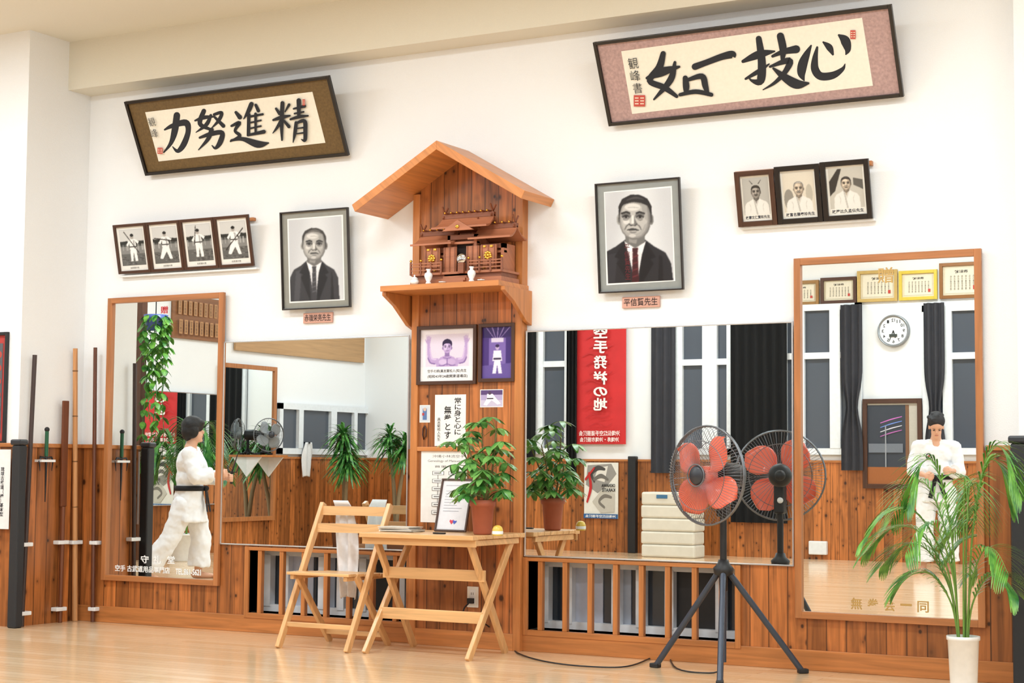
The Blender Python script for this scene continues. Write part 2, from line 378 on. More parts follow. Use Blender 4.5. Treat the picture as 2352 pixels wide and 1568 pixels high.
m=MB();T=.02
for a,b in((PX,oL[0]),(oL[1],oR[0]),(oR[1],XP)):m.box(a,b,-T,0,W0,ztop,PINE)
m.box(oL[0],oL[1],-T,0,oz1,ztop,PINE);m.box(oR[0],oR[1],-T,0,oz1,ztop,PINE)
ST(m,"trim_2",loc=(0,0,0))
m=MB();m.box(PX+T,XP,-.03,0,0,W0,PINEF);ST(m,"baseboard_main",loc=(0,0,0),bevel=.003)
m=MB();m.box(PX,PX+T,PY,-T,0,ztop,PINE);m.box(LEFTX,PX+T,PY-T,PY,0,ztop,PINE);ST(m,"trim_3",loc=(0,0,0))
m=MB();m.box(XP,XR,-.15,-.13,0,ztop,PINE);ST(m,"trim_4",loc=(0,0,0))
mx1=onY(246,1035,-.03).x;mx4=onY(2264,1035,-.03).x
m=MB();m.box(PX+T,mx1,-.035,0,ztop,ztop+.025,PINEF);m.box(mx4,XP,-.035,0,ztop,ztop+.025,PINEF);m.box(PX-.001,PX+.035,PY-.035,-.035,ztop,ztop+.025,PINEF);m.box(LEFTX,PX,PY-.035,PY,ztop,ztop+.025,PINEF);m.box(XP,XR,-.165,-.13,ztop,ztop+.025,PINEF);ST(m,"trim_5",loc=(0,0,0),bevel=.003)
m=MB();m.box(LEFTX,XR,-REAR,-REAR+.02,0,1.06,PINE);m.box(LEFTX,LEFTX+.02,-REAR+.02,PY-T,0,1.06,PINE)
m.box(LEFTX,XR,-REAR,-REAR+.035,1.06,1.085,PINEF);m.box(LEFTX,LEFTX+.035,-REAR,PY-T,1.06,1.085,PINEF);ST(m,"trim_6",loc=(0,0,0))
for i,(o,ns) in enumerate(((oL,7),(oR,8))):
    m=MB();a,b=o
    m.box(a-.03,a,-.035,.14,oz0-.03,oz1+.02,PINEV);m.box(b,b+.03,-.035,.14,oz0-.03,oz1+.02,PINEV)
    m.box(a,b,-.035,.14,oz1,oz1+.02,PINEF);m.box(a,b,-.035,.14,oz0-.03,oz0,PINEF)
    ST(m,"trim_%d"%(7+i),loc=(0,0,0),bevel=.002)
    m=MB();w=b-a;fw=pm((226,228,232),.4)
    m.box(a,b,.12,.17,oz0,oz0+.04,fw);m.box(a,b,.12,.17,oz1-.035,oz1,fw)
    for t in(0,.12,.36,.48,.62,.86,.96):m.box(a+w*t,a+w*t+.05,.115,.165,oz0+.03,oz1-.03,fw)
    m.box(a,b,.168,.18,oz0,oz1,GLS);m.box(a+w*.62,a+w*.86,.16,.168,oz0+.03,oz1-.03,BLK)
    m.box(a+w*.15,a+w*.3,.16,.168,oz0+.03,oz1-.03,pm((176,180,194),.5));m.box(a+w*.39,a+w*.44,.16,.168,oz0+.03,oz1-.03,pm((150,156,168),.5));ST(m,"window_%d"%(i+1),loc=(0,0,0))  # pale slabs put reflected light into the colour of the panes
    for j in range(ns):
        x=a+w*(j+.5)/ns;m=MB();m.box(x-.014,x+.014,-.03,.0,oz0,oz1,PINEV)
        m.done("window_slat",label="vertical orange wooden slat guarding the floor-level window",category="slat",group="window guard slats",bevel=.002)
# ================================================================ MIRRORS
def mirror(TL,TR,BR,BL,bw,frm,frx,label,b=.022,depth=.035,letters=None):
    fr=mkfr(TL,TR,BR,BL,b,False);th=thing("wall_mirror",fr.base(),label,"mirror")
    k=MB();k.fbox(fr,bw*.5,fr.w-bw*.5,bw*.5,fr.h-bw*.5,.0,.006,MIR);k.done("mirror_glass",th)
    k=MB();k.fbox(fr,0,bw,0,fr.h,-.0,depth-.01,frm);k.fbox(fr,fr.w-bw,fr.w,0,fr.h,0,depth-.01,frm)
    k.fbox(fr,bw,fr.w-bw,0,bw,0,depth-.01,frx);k.fbox(fr,bw,fr.w-bw,fr.h-bw,fr.h,0,depth-.01,frx);k.done("border",th,bevel=.002)
    for grp in letters or []:
        k=MB()
        for s,x0,y0,x1,y1,mm,bo in grp:textpx(k,fr,s,x0,y0,x1,y1,mm,.0075,bo)
        k.done("lettering",th)
    return fr
RED=pm((200,40,50),.5);LW=pm((250,252,255),.4);LG=pm((196,160,96),.35,.3)
mirror((250,686),(524,671),(500,1346),(241,1330),.034,MFR,MFRX,"tall mirror in orange wooden frame with white lettering at its foot",
 letters=[[("贈",371,703,387,720,RED,.01)],[("守",325,1275,343,1293,LW,.015)],[("礼",354,1276,372,1294,LW,.015)],[("堂",386,1276,403,1294,LW,.015)],[("空手 古武道用品専門店",266,1299,392,1314,LW,.015)],[("TEL.861-5621",405,1306,463,1320,LW,.02)]])
mirror((517,786),(942,768),(936,1265),(504,1250),.008,ALU,ALU,"wide frameless mirror with thin metal edge above slatted window",depth=.02)
mirror((1210,759),(1820,738),(1827,1301),(1204,1277),.008,ALU,ALU,"wide thin-edged wall mirror beside the shrine panel",depth=.02)
mirror((1826,595),(2258,571),(2264,1442),(1830,1417),.034,MFR,MFRX,"tall mirror in orange wooden frame with golden lettering",
 letters=[[("贈",2017,614,2053,650,LG,.01)],[("無",1955,1372,1981,1399,LG,.015),("拳",1993,1374,2019,1401,LG,.015),("会",2031,1376,2057,1403,LG,.015),("一",2069,1386,2095,1391,LG,.015),("同",2108,1380,2134,1406,LG,.015)]])
# ================================================================ CALLIGRAPHY
def seal(A,x,y,w,h):
    A.rect(x-w,y-h,x+w,y+h,(196,80,70))
    for i in(-.5,0,.5):A.rect(x-w*.8,y+h*i-h*.1,x+w*.8,y+h*i+h*.1,(232,214,196))
    A.rect(x-w*.15,y-h*.8,x+w*.15,y+h*.8,(196,80,70))
def scroll(TL,TR,BR,BL,mat,paper,strokes,label,sig,seals,bw=.018,sc=1.2):
    fr=mkfr(TL,TR,BR,BL,.03);th=thing("framed_calligraphy",fr.base(),label,"framed calligraphy")
    frameparts(th,fr,bw,pm((24,20,20),.3),pm((24,20,20),.3),.022,None)
    k=MB();k.fbox(fr,bw*.8,fr.w-bw*.8,bw*.8,fr.h-bw*.8,0,.006,pm(mat,.7,0,.22,70));k.done("mat_board",th)
    A=Art(fr,.007,rough=.7,step=.00012)
    A.poly(paper,(240,236,222))
    for s in strokes:A.stroke([(x,y,w**1.35/2.2) for x,y,w in s],(30,34,42),sc)
    for ch,x0,y0,x1,y1 in sig:A.text(ch,x0,y0,x1,y1,(40,42,46),-.005)
    for s in seals:seal(A,*s)
    A.done("calligraphy_sheet",th)
    return fr
KL=[[(380,297,5),(398,288,10),(428,281,13),(434,300,11),(424,330,12),(410,346,9),(398,336,3)],[(408,264,13),(403,300,13),(394,328,9),(378,349,4)],
[(470,254,10),(461,283,10),(484,296,7)],[(486,264,7),(476,285,9),(452,303,3)],[(450,276,5),(470,269,9),(492,267,5)],[(494,262,7),(511,258,8),(504,276,8),(487,294,3)],[(495,268,6),(515,288,9)],
[(461,315,6),(488,306,10),(512,304,10),(508,325,11),(497,339,7),(489,333,3)],[(488,297,10),(480,318,9),(458,343,3)],
[(544,257,7),(553,268,10)],[(534,288,6),(552,281,9),(542,299,7),(553,311,8),(532,323,5)],[(534,321,6),(560,318,9),(595,330,14),(619,327,4)],
[(580,238,10),(572,256,9),(562,272,3)],[(574,262,8),(573,308,8)],[(590,240,7),(596,253,8)],[(574,267,6),(606,261,6)],[(575,281,5),(602,275,5)],[(575,294,5),(602,288,5)],[(572,309,6),(609,301,9)],[(590,260,7),(590,302,6)],
[(637,248,6),(645,259,8)],[(667,239,7),(658,255,4)],[(631,274,6),(650,268,9),(669,264,5)],[(652,235,9),(650,280,9),(651,320,5)],[(648,277,8),(640,291,7),(630,304,3)],[(655,275,6),(667,289,8)],
[(678,248,5),(703,242,8)],[(680,259,5),(701,255,5)],[(671,272,6),(692,266,8),(711,264,5)],[(690,229,10),(690,264,8)],[(684,280,8),(681,304,8),(677,325,3)],[(684,281,6),(703,276,9),(705,300,9),(704,320,8),(696,318,3)],[(686,293,4),(700,291,5)],[(686,305,4),(700,303,5)]]
scroll((288,234),(760,170),(803,354),(339,403),(112,88,50),[(335,257),(719,210),(749,327),(366,370)],KL,"long dark-framed calligraphy with brown mat leaning from the white wall",
 [("観",345,268,361,288),("峰",350,294,366,314)],[(372,344,6,7),(702,233,3,7)],sc=1.05)
KR=[[(1864,104,5),(1854,124,13),(1845,146,17),(1842,168,15),(1848,184,4)],
[(1878,108,6),(1873,134,12),(1873,158,15),(1886,174,15),(1914,172,14),(1936,158,9),(1942,146,3)],[(1892,96,5),(1906,108,13),(1914,124,6)],[(1928,80,6),(1942,92,17),(1948,112,13),(1944,124,4)],
[(1708,140,8),(1745,124,15),(1780,117,5)],[(1744,88,12),(1751,140,15),(1748,184,15),(1728,184,7),(1720,174,3)],[(1714,180,6),(1745,162,10),(1768,146,4)],[(1776,128,7),(1800,118,11),(1830,112,15)],[(1794,82,14),(1800,112,14),(1798,140,7)],[(1770,152,6),(1814,138,13),(1806,162,11),(1782,188,8),(1754,205,3)],[(1778,156,6),(1806,178,15),(1832,192,17),(1858,190,6)],
[(1598,152,13),(1625,142,12),(1660,129,13),(1684,124,14),(1690,130,4)],
[(1525,122,11),(1516,154,14),(1494,184,12),(1528,200,12),(1556,220,8)],[(1552,142,7),(1542,182,13),(1504,227,5)],[(1488,178,7),(1522,164,16),(1562,152,6)],[(1576,178,11),(1578,198,13),(1577,212,8)],[(1582,182,8),(1614,174,12),(1622,196,12),(1628,216,7)],[(1564,216,8),(1600,209,10),(1636,216,9)]]
scroll((1364,99),(2050,5),(2077,217),(1402,291),(190,158,154),[(1428,117),(1981,40),(2006,196),(1453,261)],KR,"long black-framed calligraphy with pink mat leaning from the white wall",
 [("観",1445,131,1468,157),("峰",1450,160,1472,185),("書",1456,189,1477,213)],[(1471,230,13,13),(1961,78,6,10)],sc=1.05)
# ================================================================ PORTRAITS
def bust(A,cx,cy,s,box,skin=(196,194,190),hair=(40,38,38),suit=(52,52,56),tie=(30,30,34),bald=.0,gi=False,must=False,sh=1.0,turn=0.):
    x0,y0,x1,y1=box
    def c(r):return tuple(min(255,int(v*r)) for v in skin)
    nb=cy+s*1.12
    body=(222,220,214) if gi else suit
    def cl(p):return [(min(max(v[0],x0),x1),min(v[1],y1))+tuple(v[2:]) for v in p]
    A.poly(cl([(cx-s*.45,nb-s*.1),(cx+s*.45,nb-s*.1),(cx+s*.95*sh,nb+s*.22),(cx+s*1.5*sh,nb+s*.5),(cx+s*1.78*sh,nb+s*1.),(cx+s*1.92*sh,y1),(cx-s*1.92*sh,y1),(cx-s*1.78*sh,nb+s*1.),(cx-s*1.5*sh,nb+s*.5),(cx-s*.95*sh,nb+s*.22)]),body)
    if not gi:
        A.poly(cl([(cx-s*1.35*sh,nb+s*.6),(cx-s*.8,nb+s*.5),(cx-s*.95,y1),(cx-s*1.3,y1)]),tuple(int(v*1.3) for v in suit))
        A.poly(cl([(cx+s*1.35*sh,nb+s*.7),(cx+s*1.1,nb+s*.6),(cx+s*1.05,y1),(cx+s*1.3,y1)]),tuple(int(v*.65) for v in suit))
        A.poly(cl([(cx-s*.42,nb-s*.12),(cx+s*.42,nb-s*.12),(cx+s*.3,nb+s*.7),(cx+.05*s,y1-2),(cx-s*.28,nb+s*.7)]),(222,222,224))
        A.poly([(cx-.5*s,nb-.05*s),(cx-.04*s,nb+s*.32),(cx-s*.32,nb+s*.55)],(244,244,244));A.poly([(cx+.5*s,nb-.05*s),(cx+.04*s,nb+s*.32),(cx+s*.32,nb+s*.55)],(230,230,232))
        A.poly(cl([(cx-.14*s,nb+s*.28),(cx+.14*s,nb+s*.28),(cx+.11*s,nb+s*.5),(cx+.2*s,y1-1),(cx-.16*s,y1-1),(cx-.11*s,nb+s*.5)]),tie)
        for i in range(5):
            yy=nb+s*(.7+.3*i)
            if yy<y1-3:A.poly([(cx-.12*s,yy),(cx+.14*s,yy-.1*s),(cx+.14*s,yy-.05*s),(cx-.12*s,yy+.05*s)],tuple(min(255,int(v*1.7)) for v in tie))
        A.poly(cl([(cx-.52*s,nb+.0*s),(cx-.95*s,nb+.7*s),(cx-.7*s,nb+.8*s),(cx-.85*s,nb+1.0*s),(cx-.15*s,y1),(cx-.22*s,y1),(cx-.3*s,nb+.75*s)]),tuple(int(v*.68) for v in suit))
        A.poly(cl([(cx+.52*s,nb+.0*s),(cx+.95*s,nb+.7*s),(cx+.7*s,nb+.8*s),(cx+.85*s,nb+1.0*s),(cx+.22*s,y1),(cx+.15*s,y1),(cx+.3*s,nb+.75*s)]),tuple(int(v*.6) for v in suit))
    else:
        A.poly([(cx-.4*s,nb-.1*s),(cx+.4*s,nb-.1*s),(cx,nb+s*.9)],c(.85))
        A.poly(cl([(cx-.5*s,nb-.05*s),(cx-.3*s,nb-.1*s),(cx+.25*s,y1),(cx,y1)]),(180,178,172));A.poly(cl([(cx+.5*s,nb-.05*s),(cx+.3*s,nb-.1*s),(cx-.1*s,nb+s*.9),(cx,nb+s*1.2)]),(200,198,192))
        for q in(-1,1):A.stroke(cl([(cx+q*s*1.2,nb+s*.7,s*.05),(cx+q*s*1.,nb+s*1.2,s*.08),(cx+q*s*1.1,nb+s*2,s*.05)]),(186,184,178))
    A.poly([(cx-.46*s,cy+.4*s),(cx+.46*s,cy+.4*s),(cx+.44*s,nb+.02*s),(cx,nb+.3*s),(cx-.44*s,nb+.02*s)],c(.56))
    A.poly([(cx-.3*s,cy+.9*s),(cx+.1*s,cy+.98*s),(cx+.05*s,nb+.1*s),(cx-.28*s,nb+.02*s)],c(.74))
    for q,e in((-1,.8),(1,.6)):
        A.ell(cx+q*.73*s,cy+.1*s,.12*s,.25*s,c(e));A.ell(cx+q*.73*s,cy+.12*s,.055*s,.14*s,c(e*.65))
    A.ell(cx,cy-.18*s,.76*s,.83*s,hair,p=2.3)
    def face(k,dx,dy,col):
        A.poly([(cx+dx+x*s*k,cy+dy+y*s*k) for x,y in((-.6,-.52-bald*.2),(-.3,-.66-bald*.22),(.0,-.7-bald*.22),(.3,-.66-bald*.22),(.6,-.52-bald*.2),(.7,-.2),(.71,.15),(.68,.45),(.58,.7),(.38,.93),(.15,1.02),(-.15,1.02),(-.38,.93),(-.58,.7),(-.68,.45),(-.71,.15),(-.7,-.2))],col)
    face(1,0,0,c(.58));face(.95,-.03*s,-.01*s,c(.72));face(.88,-.05*s,-.0*s,c(.84));face(.76,-.08*s,-.03*s,c(.94))
    A.ell(cx-.12*s,cy-.45*s-bald*.1*s,.36*s,.17*s,c(1.1));A.ell(cx+.42*s,cy-.42*s,.12*s,.2*s,c(.8))
    for q,e in((-1,1.1),(1,.94)):A.ell(cx+q*.4*s,cy+.2*s,.15*s,.12*s,c(e))
    A.poly([(cx-.73*s,cy-.1*s),(cx-.66*s,cy-.42*s),(cx-.54*s,cy-.56*s-bald*.18*s),(cx-.1*s,cy-.66*s-bald*.27*s),(cx+.3*s,cy-.6*s-bald*.28*s),(cx+.56*s,cy-.5*s-bald*.2*s),(cx+.66*s,cy-.38*s),(cx+.73*s,cy-.1*s),(cx+.75*s,cy-.5*s),(cx+.56*s,cy-.86*s),(cx+.2*s,cy-1.03*s),(cx-.2*s,cy-1.04*s),(cx-.6*s,cy-.84*s),(cx-.76*s,cy-.5*s)],hair)
    A.stroke([(cx-.4*s,cy-.78*s,.04*s),(cx,cy-.9*s,.1*s),(cx+.4*s,cy-.82*s,.04*s)],tuple(min(255,int(v*1.6)+16) for v in hair))
    t=turn*s
    for q in(-1,1):
        A.ell(cx+t+q*.31*s,cy-.06*s,.22*s,.14*s,c(.56))
        A.poly([(cx+t+q*.12*s,cy-.21*s),(cx+t+q*.3*s,cy-.29*s),(cx+t+q*.56*s,cy-.2*s),(cx+t+q*.54*s,cy-.13*s),(cx+t+q*.3*s,cy-.2*s),(cx+t+q*.13*s,cy-.14*s)],c(.18))
        A.ell(cx+t+q*.32*s,cy-.02*s,.14*s,.05*s,c(.86));A.ell(cx+t+q*.32*s,cy-.02*s,.06*s,.055*s,(12,12,12))
        A.stroke([(cx+t+q*.17*s,cy-.02*s,.04*s),(cx+t+q*.32*s,cy-.085*s,.06*s),(cx+t+q*.48*s,cy-.01*s,.04*s)],(26,24,24))
        A.stroke([(cx+t+q*.2*s,cy+.09*s,.03*s),(cx+t+q*.34*s,cy+.13*s,.045*s),(cx+t+q*.46*s,cy+.08*s,.03*s)],c(.56))
        A.stroke([(cx+t+q*.17*s,cy+.3*s,.04*s),(cx+t+q*.31*s,cy+.43*s,.06*s),(cx+t+q*.38*s,cy+.58*s,.04*s)],c(.52))
    A.poly([(cx+t+.05*s,cy-.12*s),(cx+t+.1*s,cy+.1*s),(cx+t+.2*s,cy+.3*s),(cx+t+.1*s,cy+.37*s),(cx+t+.02*s,cy+.3*s)],c(.58))
    A.poly([(cx+t-.05*s,cy-.1*s),(cx+t+.03*s,cy-.1*s),(cx+t+.05*s,cy+.28*s),(cx+t-.07*s,cy+.28*s)],c(1.16))
    A.stroke([(cx+t-.18*s,cy+.3*s,.05*s),(cx+t-.1*s,cy+.37*s,.06*s),(cx+t,cy+.36*s,.04*s),(cx+t+.1*s,cy+.37*s,.06*s),(cx+t+.18*s,cy+.3*s,.05*s)],c(.36))
    if must:A.ell(cx+t,cy+.46*s,.26*s,.07*s,hair)
    A.stroke([(cx+t-.28*s,cy+.59*s,.04*s),(cx+t-.1*s,cy+.56*s,.09*s),(cx+t+.1*s,cy+.56*s,.09*s),(cx+t+.28*s,cy+.6*s,.04*s)],c(.28))
    A.stroke([(cx+t-.16*s,cy+.68*s,.03*s),(cx+t,cy+.7*s,.08*s),(cx+t+.16*s,cy+.68*s,.03*s)],c(.6))
    A.ell(cx+t-.03*s,cy+.84*s,.16*s,.08*s,c(1.02))
    A.stroke([(cx+t-.25*s,cy-.42*s-bald*.1*s,.02*s),(cx+t,cy-.44*s-bald*.1*s,.03*s),(cx+t+.28*s,cy-.41*s-bald*.1*s,.02*s)],c(.8))
def portrait(TL,TR,BR,BL,mat,img,args,label,bw=.009,txt=None,res=(120,180)):
    fr=mkfr(TL,TR,BR,BL,.03);th=thing("framed_portrait",fr.base(),label,"portrait")
    frameparts(th,fr,bw,pm((40,34,32),.3),pm((40,34,32),.3),.02,None)
    k=MB();k.fbox(fr,bw*.8,fr.w-bw*.8,bw*.8,fr.h-bw*.8,0,.005,pm(mat,.7));k.done("mat_board",th)
    A=Art(fr,.0052,step=.00015,rough=.3);A.poly([(p[0]+dx,p[1]+dy) for p,(dx,dy) in zip(img,((-3,-3),(3,-3),(3,3),(-3,3)))],(240,240,238));A.done("white_bevel",th)
    q=[fr.ab(*p) for p in img];reg=((q[0][0]+q[3][0])/2,(q[2][1]+q[3][1])/2,(q[1][0]+q[2][0])/2,(q[0][1]+q[1][1])/2)
    A=Paint(fr,reg,res[0],res[1],None,.0062,.9,(216,219,222));x0=min(p[0] for p in img);y0=min(p[1] for p in img);x1=max(p[0] for p in img);y1=max(p[1] for p in img)
    A.poly([(x0,y0),(x0+(x1-x0)*.35,y0),(x0+(x1-x0)*.1,y1),(x0,y1)],(196,198,202),14);A.poly([(x1,y0),(x1-(x1-x0)*.3,y0),(x1-(x1-x0)*.1,y1),(x1,y1)],(198,200,204),14)
    bust(A,**args)
    if txt:A.text(*txt,rgb=(90,20,30),bold=.01,vert=True)
    A.done("photograph",th)
portrait((646,488),(802,476),(808,705),(652,713),(146,146,138),[(664,506),(786,496),(790,686),(669,693)],dict(cx=723,cy=561,s=36,box=(655,490,800,700),bald=.75,hair=(58,56,54),suit=(58,58,62),tie=(64,64,68),sh=.86),"black-and-white portrait of an older man in a suit, grey mat")
portrait((1369,424),(1563,405),(1573,664),(1378,675),(146,150,148),[(1391,444),(1541,430),(1549,642),(1397,652)],dict(cx=1460,cy=499,s=50,box=(1380,430,1560,660),bald=.2,hair=(36,34,34),suit=(38,38,42),tie=(64,26,30),sh=.93,turn=-.1),"black-and-white portrait of a man in a dark suit, grey mat",txt=("平信賢先生",1436,560,1449,642),res=(150,200))
for (x0,y0,x1,y1,s) in((699,718,766,741,"赤嶺栄亮先生"),(1431,681,1517,706,"平信賢先生")):
    fr=mkfr((x0,y0+2),(x1,y0-2),(x1,y1-1),(x0,y1+2),.002,False);th=thing("name_plaque",fr.base(),"small pink wooden name plaque with brushed black characters below a portrait","plaque")
    k=MB();k.fbox(fr,0,fr.w,0,fr.h,0,.012,wood((208,158,140),'x',0,0,.5,.3));k.done("board",th,bevel=.002)
    k=MB();text(k,fr,s,fr.w*.05,fr.w*.95,fr.h*.16,fr.h*.86,pm((40,20,18),.6),.0128,.01);k.done("lettering",th)
def karateka(A,variant):
    A.rect(0,0,1,1,(132,132,130));A.rect(0,0,1,.4,(206,206,204))
    A.rect(0,.33,1,.47,(74,76,74))
    rr=random.Random(variant)
    for i in range(12):A.ell(i/11,.36+.04*rr.random(),.06,.05,(44,46,44),n=10)
    for i in range(18):
        x=rr.random();A.rect(x,.42,x+.012,.58,(190,190,188))
    A.rect(0,.68,1,1,(98,98,96))
    for i in range(20):
        x=rr.random();y=.66+.3*rr.random();A.poly([(x,y),(x+.12,y+.01),(x+.08,y+.035)],(64,64,64));A.poly([(x-.1,y+.02),(x,y+.02),(x-.04,y+.04)],(132,132,130))
    w=(240,240,238);cx=(.52,.5,.47,.5)[variant]
    A.poly([(cx-.12,.28),(cx+.12,.28),(cx+.15,.56),(cx-.14,.56)],w)
    if variant in(0,2):A.poly([(cx-.12,.54),(cx+.13,.54),(cx+.16,.88),(cx+.05,.88),(cx+.01,.62),(cx-.04,.88),(cx-.14,.88)],w)
    else:A.poly([(cx-.12,.54),(cx+.13,.54),(cx+.24,.88),(cx+.12,.88),(cx+.02,.68),(cx-.16,.88),(cx-.28,.86)],w)
    A.poly([(cx-.12,.28),(cx-.06,.3),(cx-.2,.48),(cx-.27,.43)],w);A.poly([(cx+.12,.28),(cx+.06,.31),(cx+.22,.42),(cx+.28,.35)],w)
    A.poly([(cx+.02,.3),(cx+.1,.32),(cx+.09,.54),(cx+.04,.54)],(176,176,176))
    A.rect(cx-.14,.47,cx+.15,.505,(20,20,20));A.ell(cx,.21,.07,.065,(168,162,156));A.ell(cx,.17,.072,.04,(30,30,30),n=14)
    a=[(.2,.06,.75,.66),(.05,.3,.95,.42),(.3,.55,.42,.04),(.15,.75,.9,.2)][variant%4]
    A.stroke([(a[0],a[1],.025),((a[0]+a[2])/2,(a[1]+a[3])/2,.025),(a[2],a[3],.025)],(40,36,34))
def rail(p0,p1,y,h,d,m,label,name="picture_rail"):
    a=onY(*p0,y);b=onY(*p1,y);z=(a.z+b.z)/2;k=MB();k.box(a.x,b.x,-d,0,z-h/2,z+h/2,m);k.done(name,label=label,category="rail",bevel=.002)
big=mkfr((262,517),(572,491),(587,608),(275,631),.03)
for i in range(4):
    f=big.sub(big.w*i/4+.001,big.w*(i+1)/4-.001);th=thing("framed_photograph",f.base(),"brown wooden frame holding a black-and-white martial arts photograph","photo frame","row of brown-framed photographs")
    frameparts(th,f,.018,DKFZ,DKF,.016,None);k=MB();k.fbox(f,.014,f.w-.014,.014,f.h-.014,0,.004,pm((236,234,228),.6));k.done("mat_board",th)
    g=f.sub(.02,f.w-.02,.02,f.h-.02);TT=norm(g)
    A=Paint(g,(g.w*.07,g.h*.11,g.w*.93,g.h*.95),64,84,(lambda TT,g:lambda x,y:TT(.07+.86*x,.05+.84*y))(TT,g),.0048,.6);karateka(A,i);A.T=TT;A.text("古武道の型",.34,.925,.66,.965,(60,60,60));A.done("photograph",th)
rail((268,530),(588,503),0,.02,.028,PINEF,"thin orange wooden rail supporting framed photographs")
rail((277,637),(592,614),-.02,.012,.032,WHT,"thin white ledge under framed photographs",name="picture_ledge")
big=mkfr((1688,389),(1995,363),(2008,502),(1697,520),.03)
for i,(cap) in enumerate(("故摩文仁賢和先生","故富名腰義珍先生","故屋比久孟伝先生")):
    f=big.sub(big.w*(0,.305,.645)[i]+.001,big.w*(.302,.642,1)[i]-.001,0,big.h*(.955,.985,1)[i]);th=thing("framed_photograph",f.base(),("dark brown" if i==0 else "black")+" frame holding an old photograph of a man in white","photo frame","row of dark-framed photographs")
    mm=(DKFZ,DKF) if i==0 else (pm((24,20,20),.3),)*2
    frameparts(th,f,.026,mm[0],mm[1],.018,None);k=MB();k.fbox(f,.02,f.w-.02,.02,f.h-.02,0,.004,pm((232,229,220),.6));k.done("mat_board",th)
    g=f.sub(.028,f.w-.028,.028,f.h-.028);TT=norm(g)
    A=Paint(g,(g.w*.05,g.h*.13,g.w*.95,g.h*.96),84,96,TT,.0048,.7,((176,174,168),(212,204,188),(190,186,176))[i])
    if i==2:A.poly([(.06,.3),(.3,.05),(.4,.05),(.2,.5),(.06,.6)],(50,48,46));A.poly([(.7,.25),(.94,.3),(.94,.5),(.7,.4)],(90,88,84))
    if i==1:A.ell(.2,.6,.14,.22,(140,136,128));A.ell(.8,.5,.1,.2,(180,174,160))
    A.T=(lambda g:lambda x,y:(x/100*g.w,g.h-y/100*g.w))(g)
    hh=100*g.h/g.w;bust(A,50,hh*(.36,.38,.36)[i],(21,19,17)[i],(-5,5,105,hh*.95),gi=True,must=(i<2),hair=((40,38,36),(130,128,124),(44,42,42))[i],skin=(206,190,170) if i else (160,154,146),bald=(.1,.9,.2)[i],sh=1.1)
    if i==0:
        for q in(-1,1):A.stroke([(50+q*10,hh*.18,3),(50+q*15,hh*.14,2),(50+q*20,hh*.1,1.5)],(60,58,56))
    A.T=TT;A.text(cap,.08,.89,.92,.965,(30,40,60),.015);A.done("photograph",th)
rail((1692,400),(2006,377),0,.024,.028,PINEF,"thin orange wooden rail behind dark framed photographs")
rail((1700,524),(2010,505),-.02,.012,.032,WHT,"thin white ledge under dark framed photographs",name="picture_ledge")
# ================================================================ SHRINE
yp=-.06;SX0=onY(946,700,yp).x;SX1=onY(1212,620,0).x
yr=-.34
ap=onY(1005,322,yr);eL=onY(808,463,yr);eR=onY(1205,445,yr)
hs=(eR.x-eL.x)/2;zA=ap.z;zE=(eL.z+eR.z)/2
xc=(eL.x+eR.x)*.5
th=thing("shrine_alcove",((SX0+SX1)/2,-.03,0),"tall knotty pine shrine panel with gabled roof and shelf","shrine")
thk=.05
def roofz(x):
    t=abs(x-xc)/hs
    return zA+(zE-zA)*t
k=MB();ins=.045
k.prism([(SX0+ins,yp+.012,0.09),(SX1-ins,yp+.012,.09),(SX1-ins,yp+.012,roofz(SX1-ins)-thk),(xc,yp+.012,zA-thk),(SX0+ins,yp+.012,roofz(SX0+ins)-thk)],(0,-yp-.012,0),PANEL);k.done("back_panel",th)
for a,b in((SX0,SX0+ins),(SX1-ins,SX1)):
    k=MB();k.box(a,b,yp,0,0,min(roofz(a),roofz(b))-thk,SHRV);k.done("post",th,bevel=.002)
zb=onY(1070,1031,yp).z
for z0,z1 in((0,.09),(zb-.012,zb+.012)):
    k=MB();k.box(SX0+ins,SX1-ins,yp,0,z0,z1,SHR);k.done("batten",th,bevel=.002)
for sg in(-1,1):
    k=MB()
    xe=xc+sg*hs;xi=xe-sg*thk*.42
    k.prism([(xc,yr,zA),(xe,yr,zE),(xi,yr,zE-thk*.82+.0),(xc,yr,zA-thk)],(0,-yr-.002,0),SHRY);k.done("roof_slope",th,bevel=.002)
ys=-.335;sl=onY(873,657,ys);sr=onY(1145,642,ys);SZ=(sl.z+sr.z)/2
k=MB();k.box(sl.x,sr.x,ys,0,SZ-.03,SZ,SHR);k.done("shelf",th,bevel=.002)
for x in(SX0-.04,SX1+.004):
    k=MB();zt=SZ-.03;k.prism([(x,ys+.03,zt),(x,0,zt),(x,0,zt-.19),(x,-.06,zt-.17),(x,-.2,zt-.07),(x,ys+.03,zt-.02)],(.025,0,0),SHRV);k.done("shelf_bracket",th,bevel=.002)
ym=-.2
def q(px,py,y=ym):p=onY(px,py,y);return p.x,p.z
mx0=q(958,640)[0];mx1_=q(1166,640)[0];mz=SZ;mw=mx1_-mx0;mh=q(1060,482)[1]-mz
ms=thing("miniature_shrine",((mx0+mx1_)/2,ym,mz),"miniature reddish-brown wooden household shrine on the shelf","household shrine")
def lx(t):return mx0+mw*t
def lz(t):return mz+mh*t
k=MB();k.box(lx(0),lx(1),-.27,-.07,lz(0),lz(.07),MIN);k.box(lx(.04),lx(.98),-.25,-.075,lz(.07),lz(.13),MIND)
k.box(lx(.0),lx(1.),-.265,-.07,lz(.13),lz(.16),MIN)
for i in range(4):k.box(lx(.36),lx(.62),-.30+.018*i,-.25,lz(.0+.035*i),lz(.035*(i+1)),MIN)
k.done("base",ms)
k=MB()
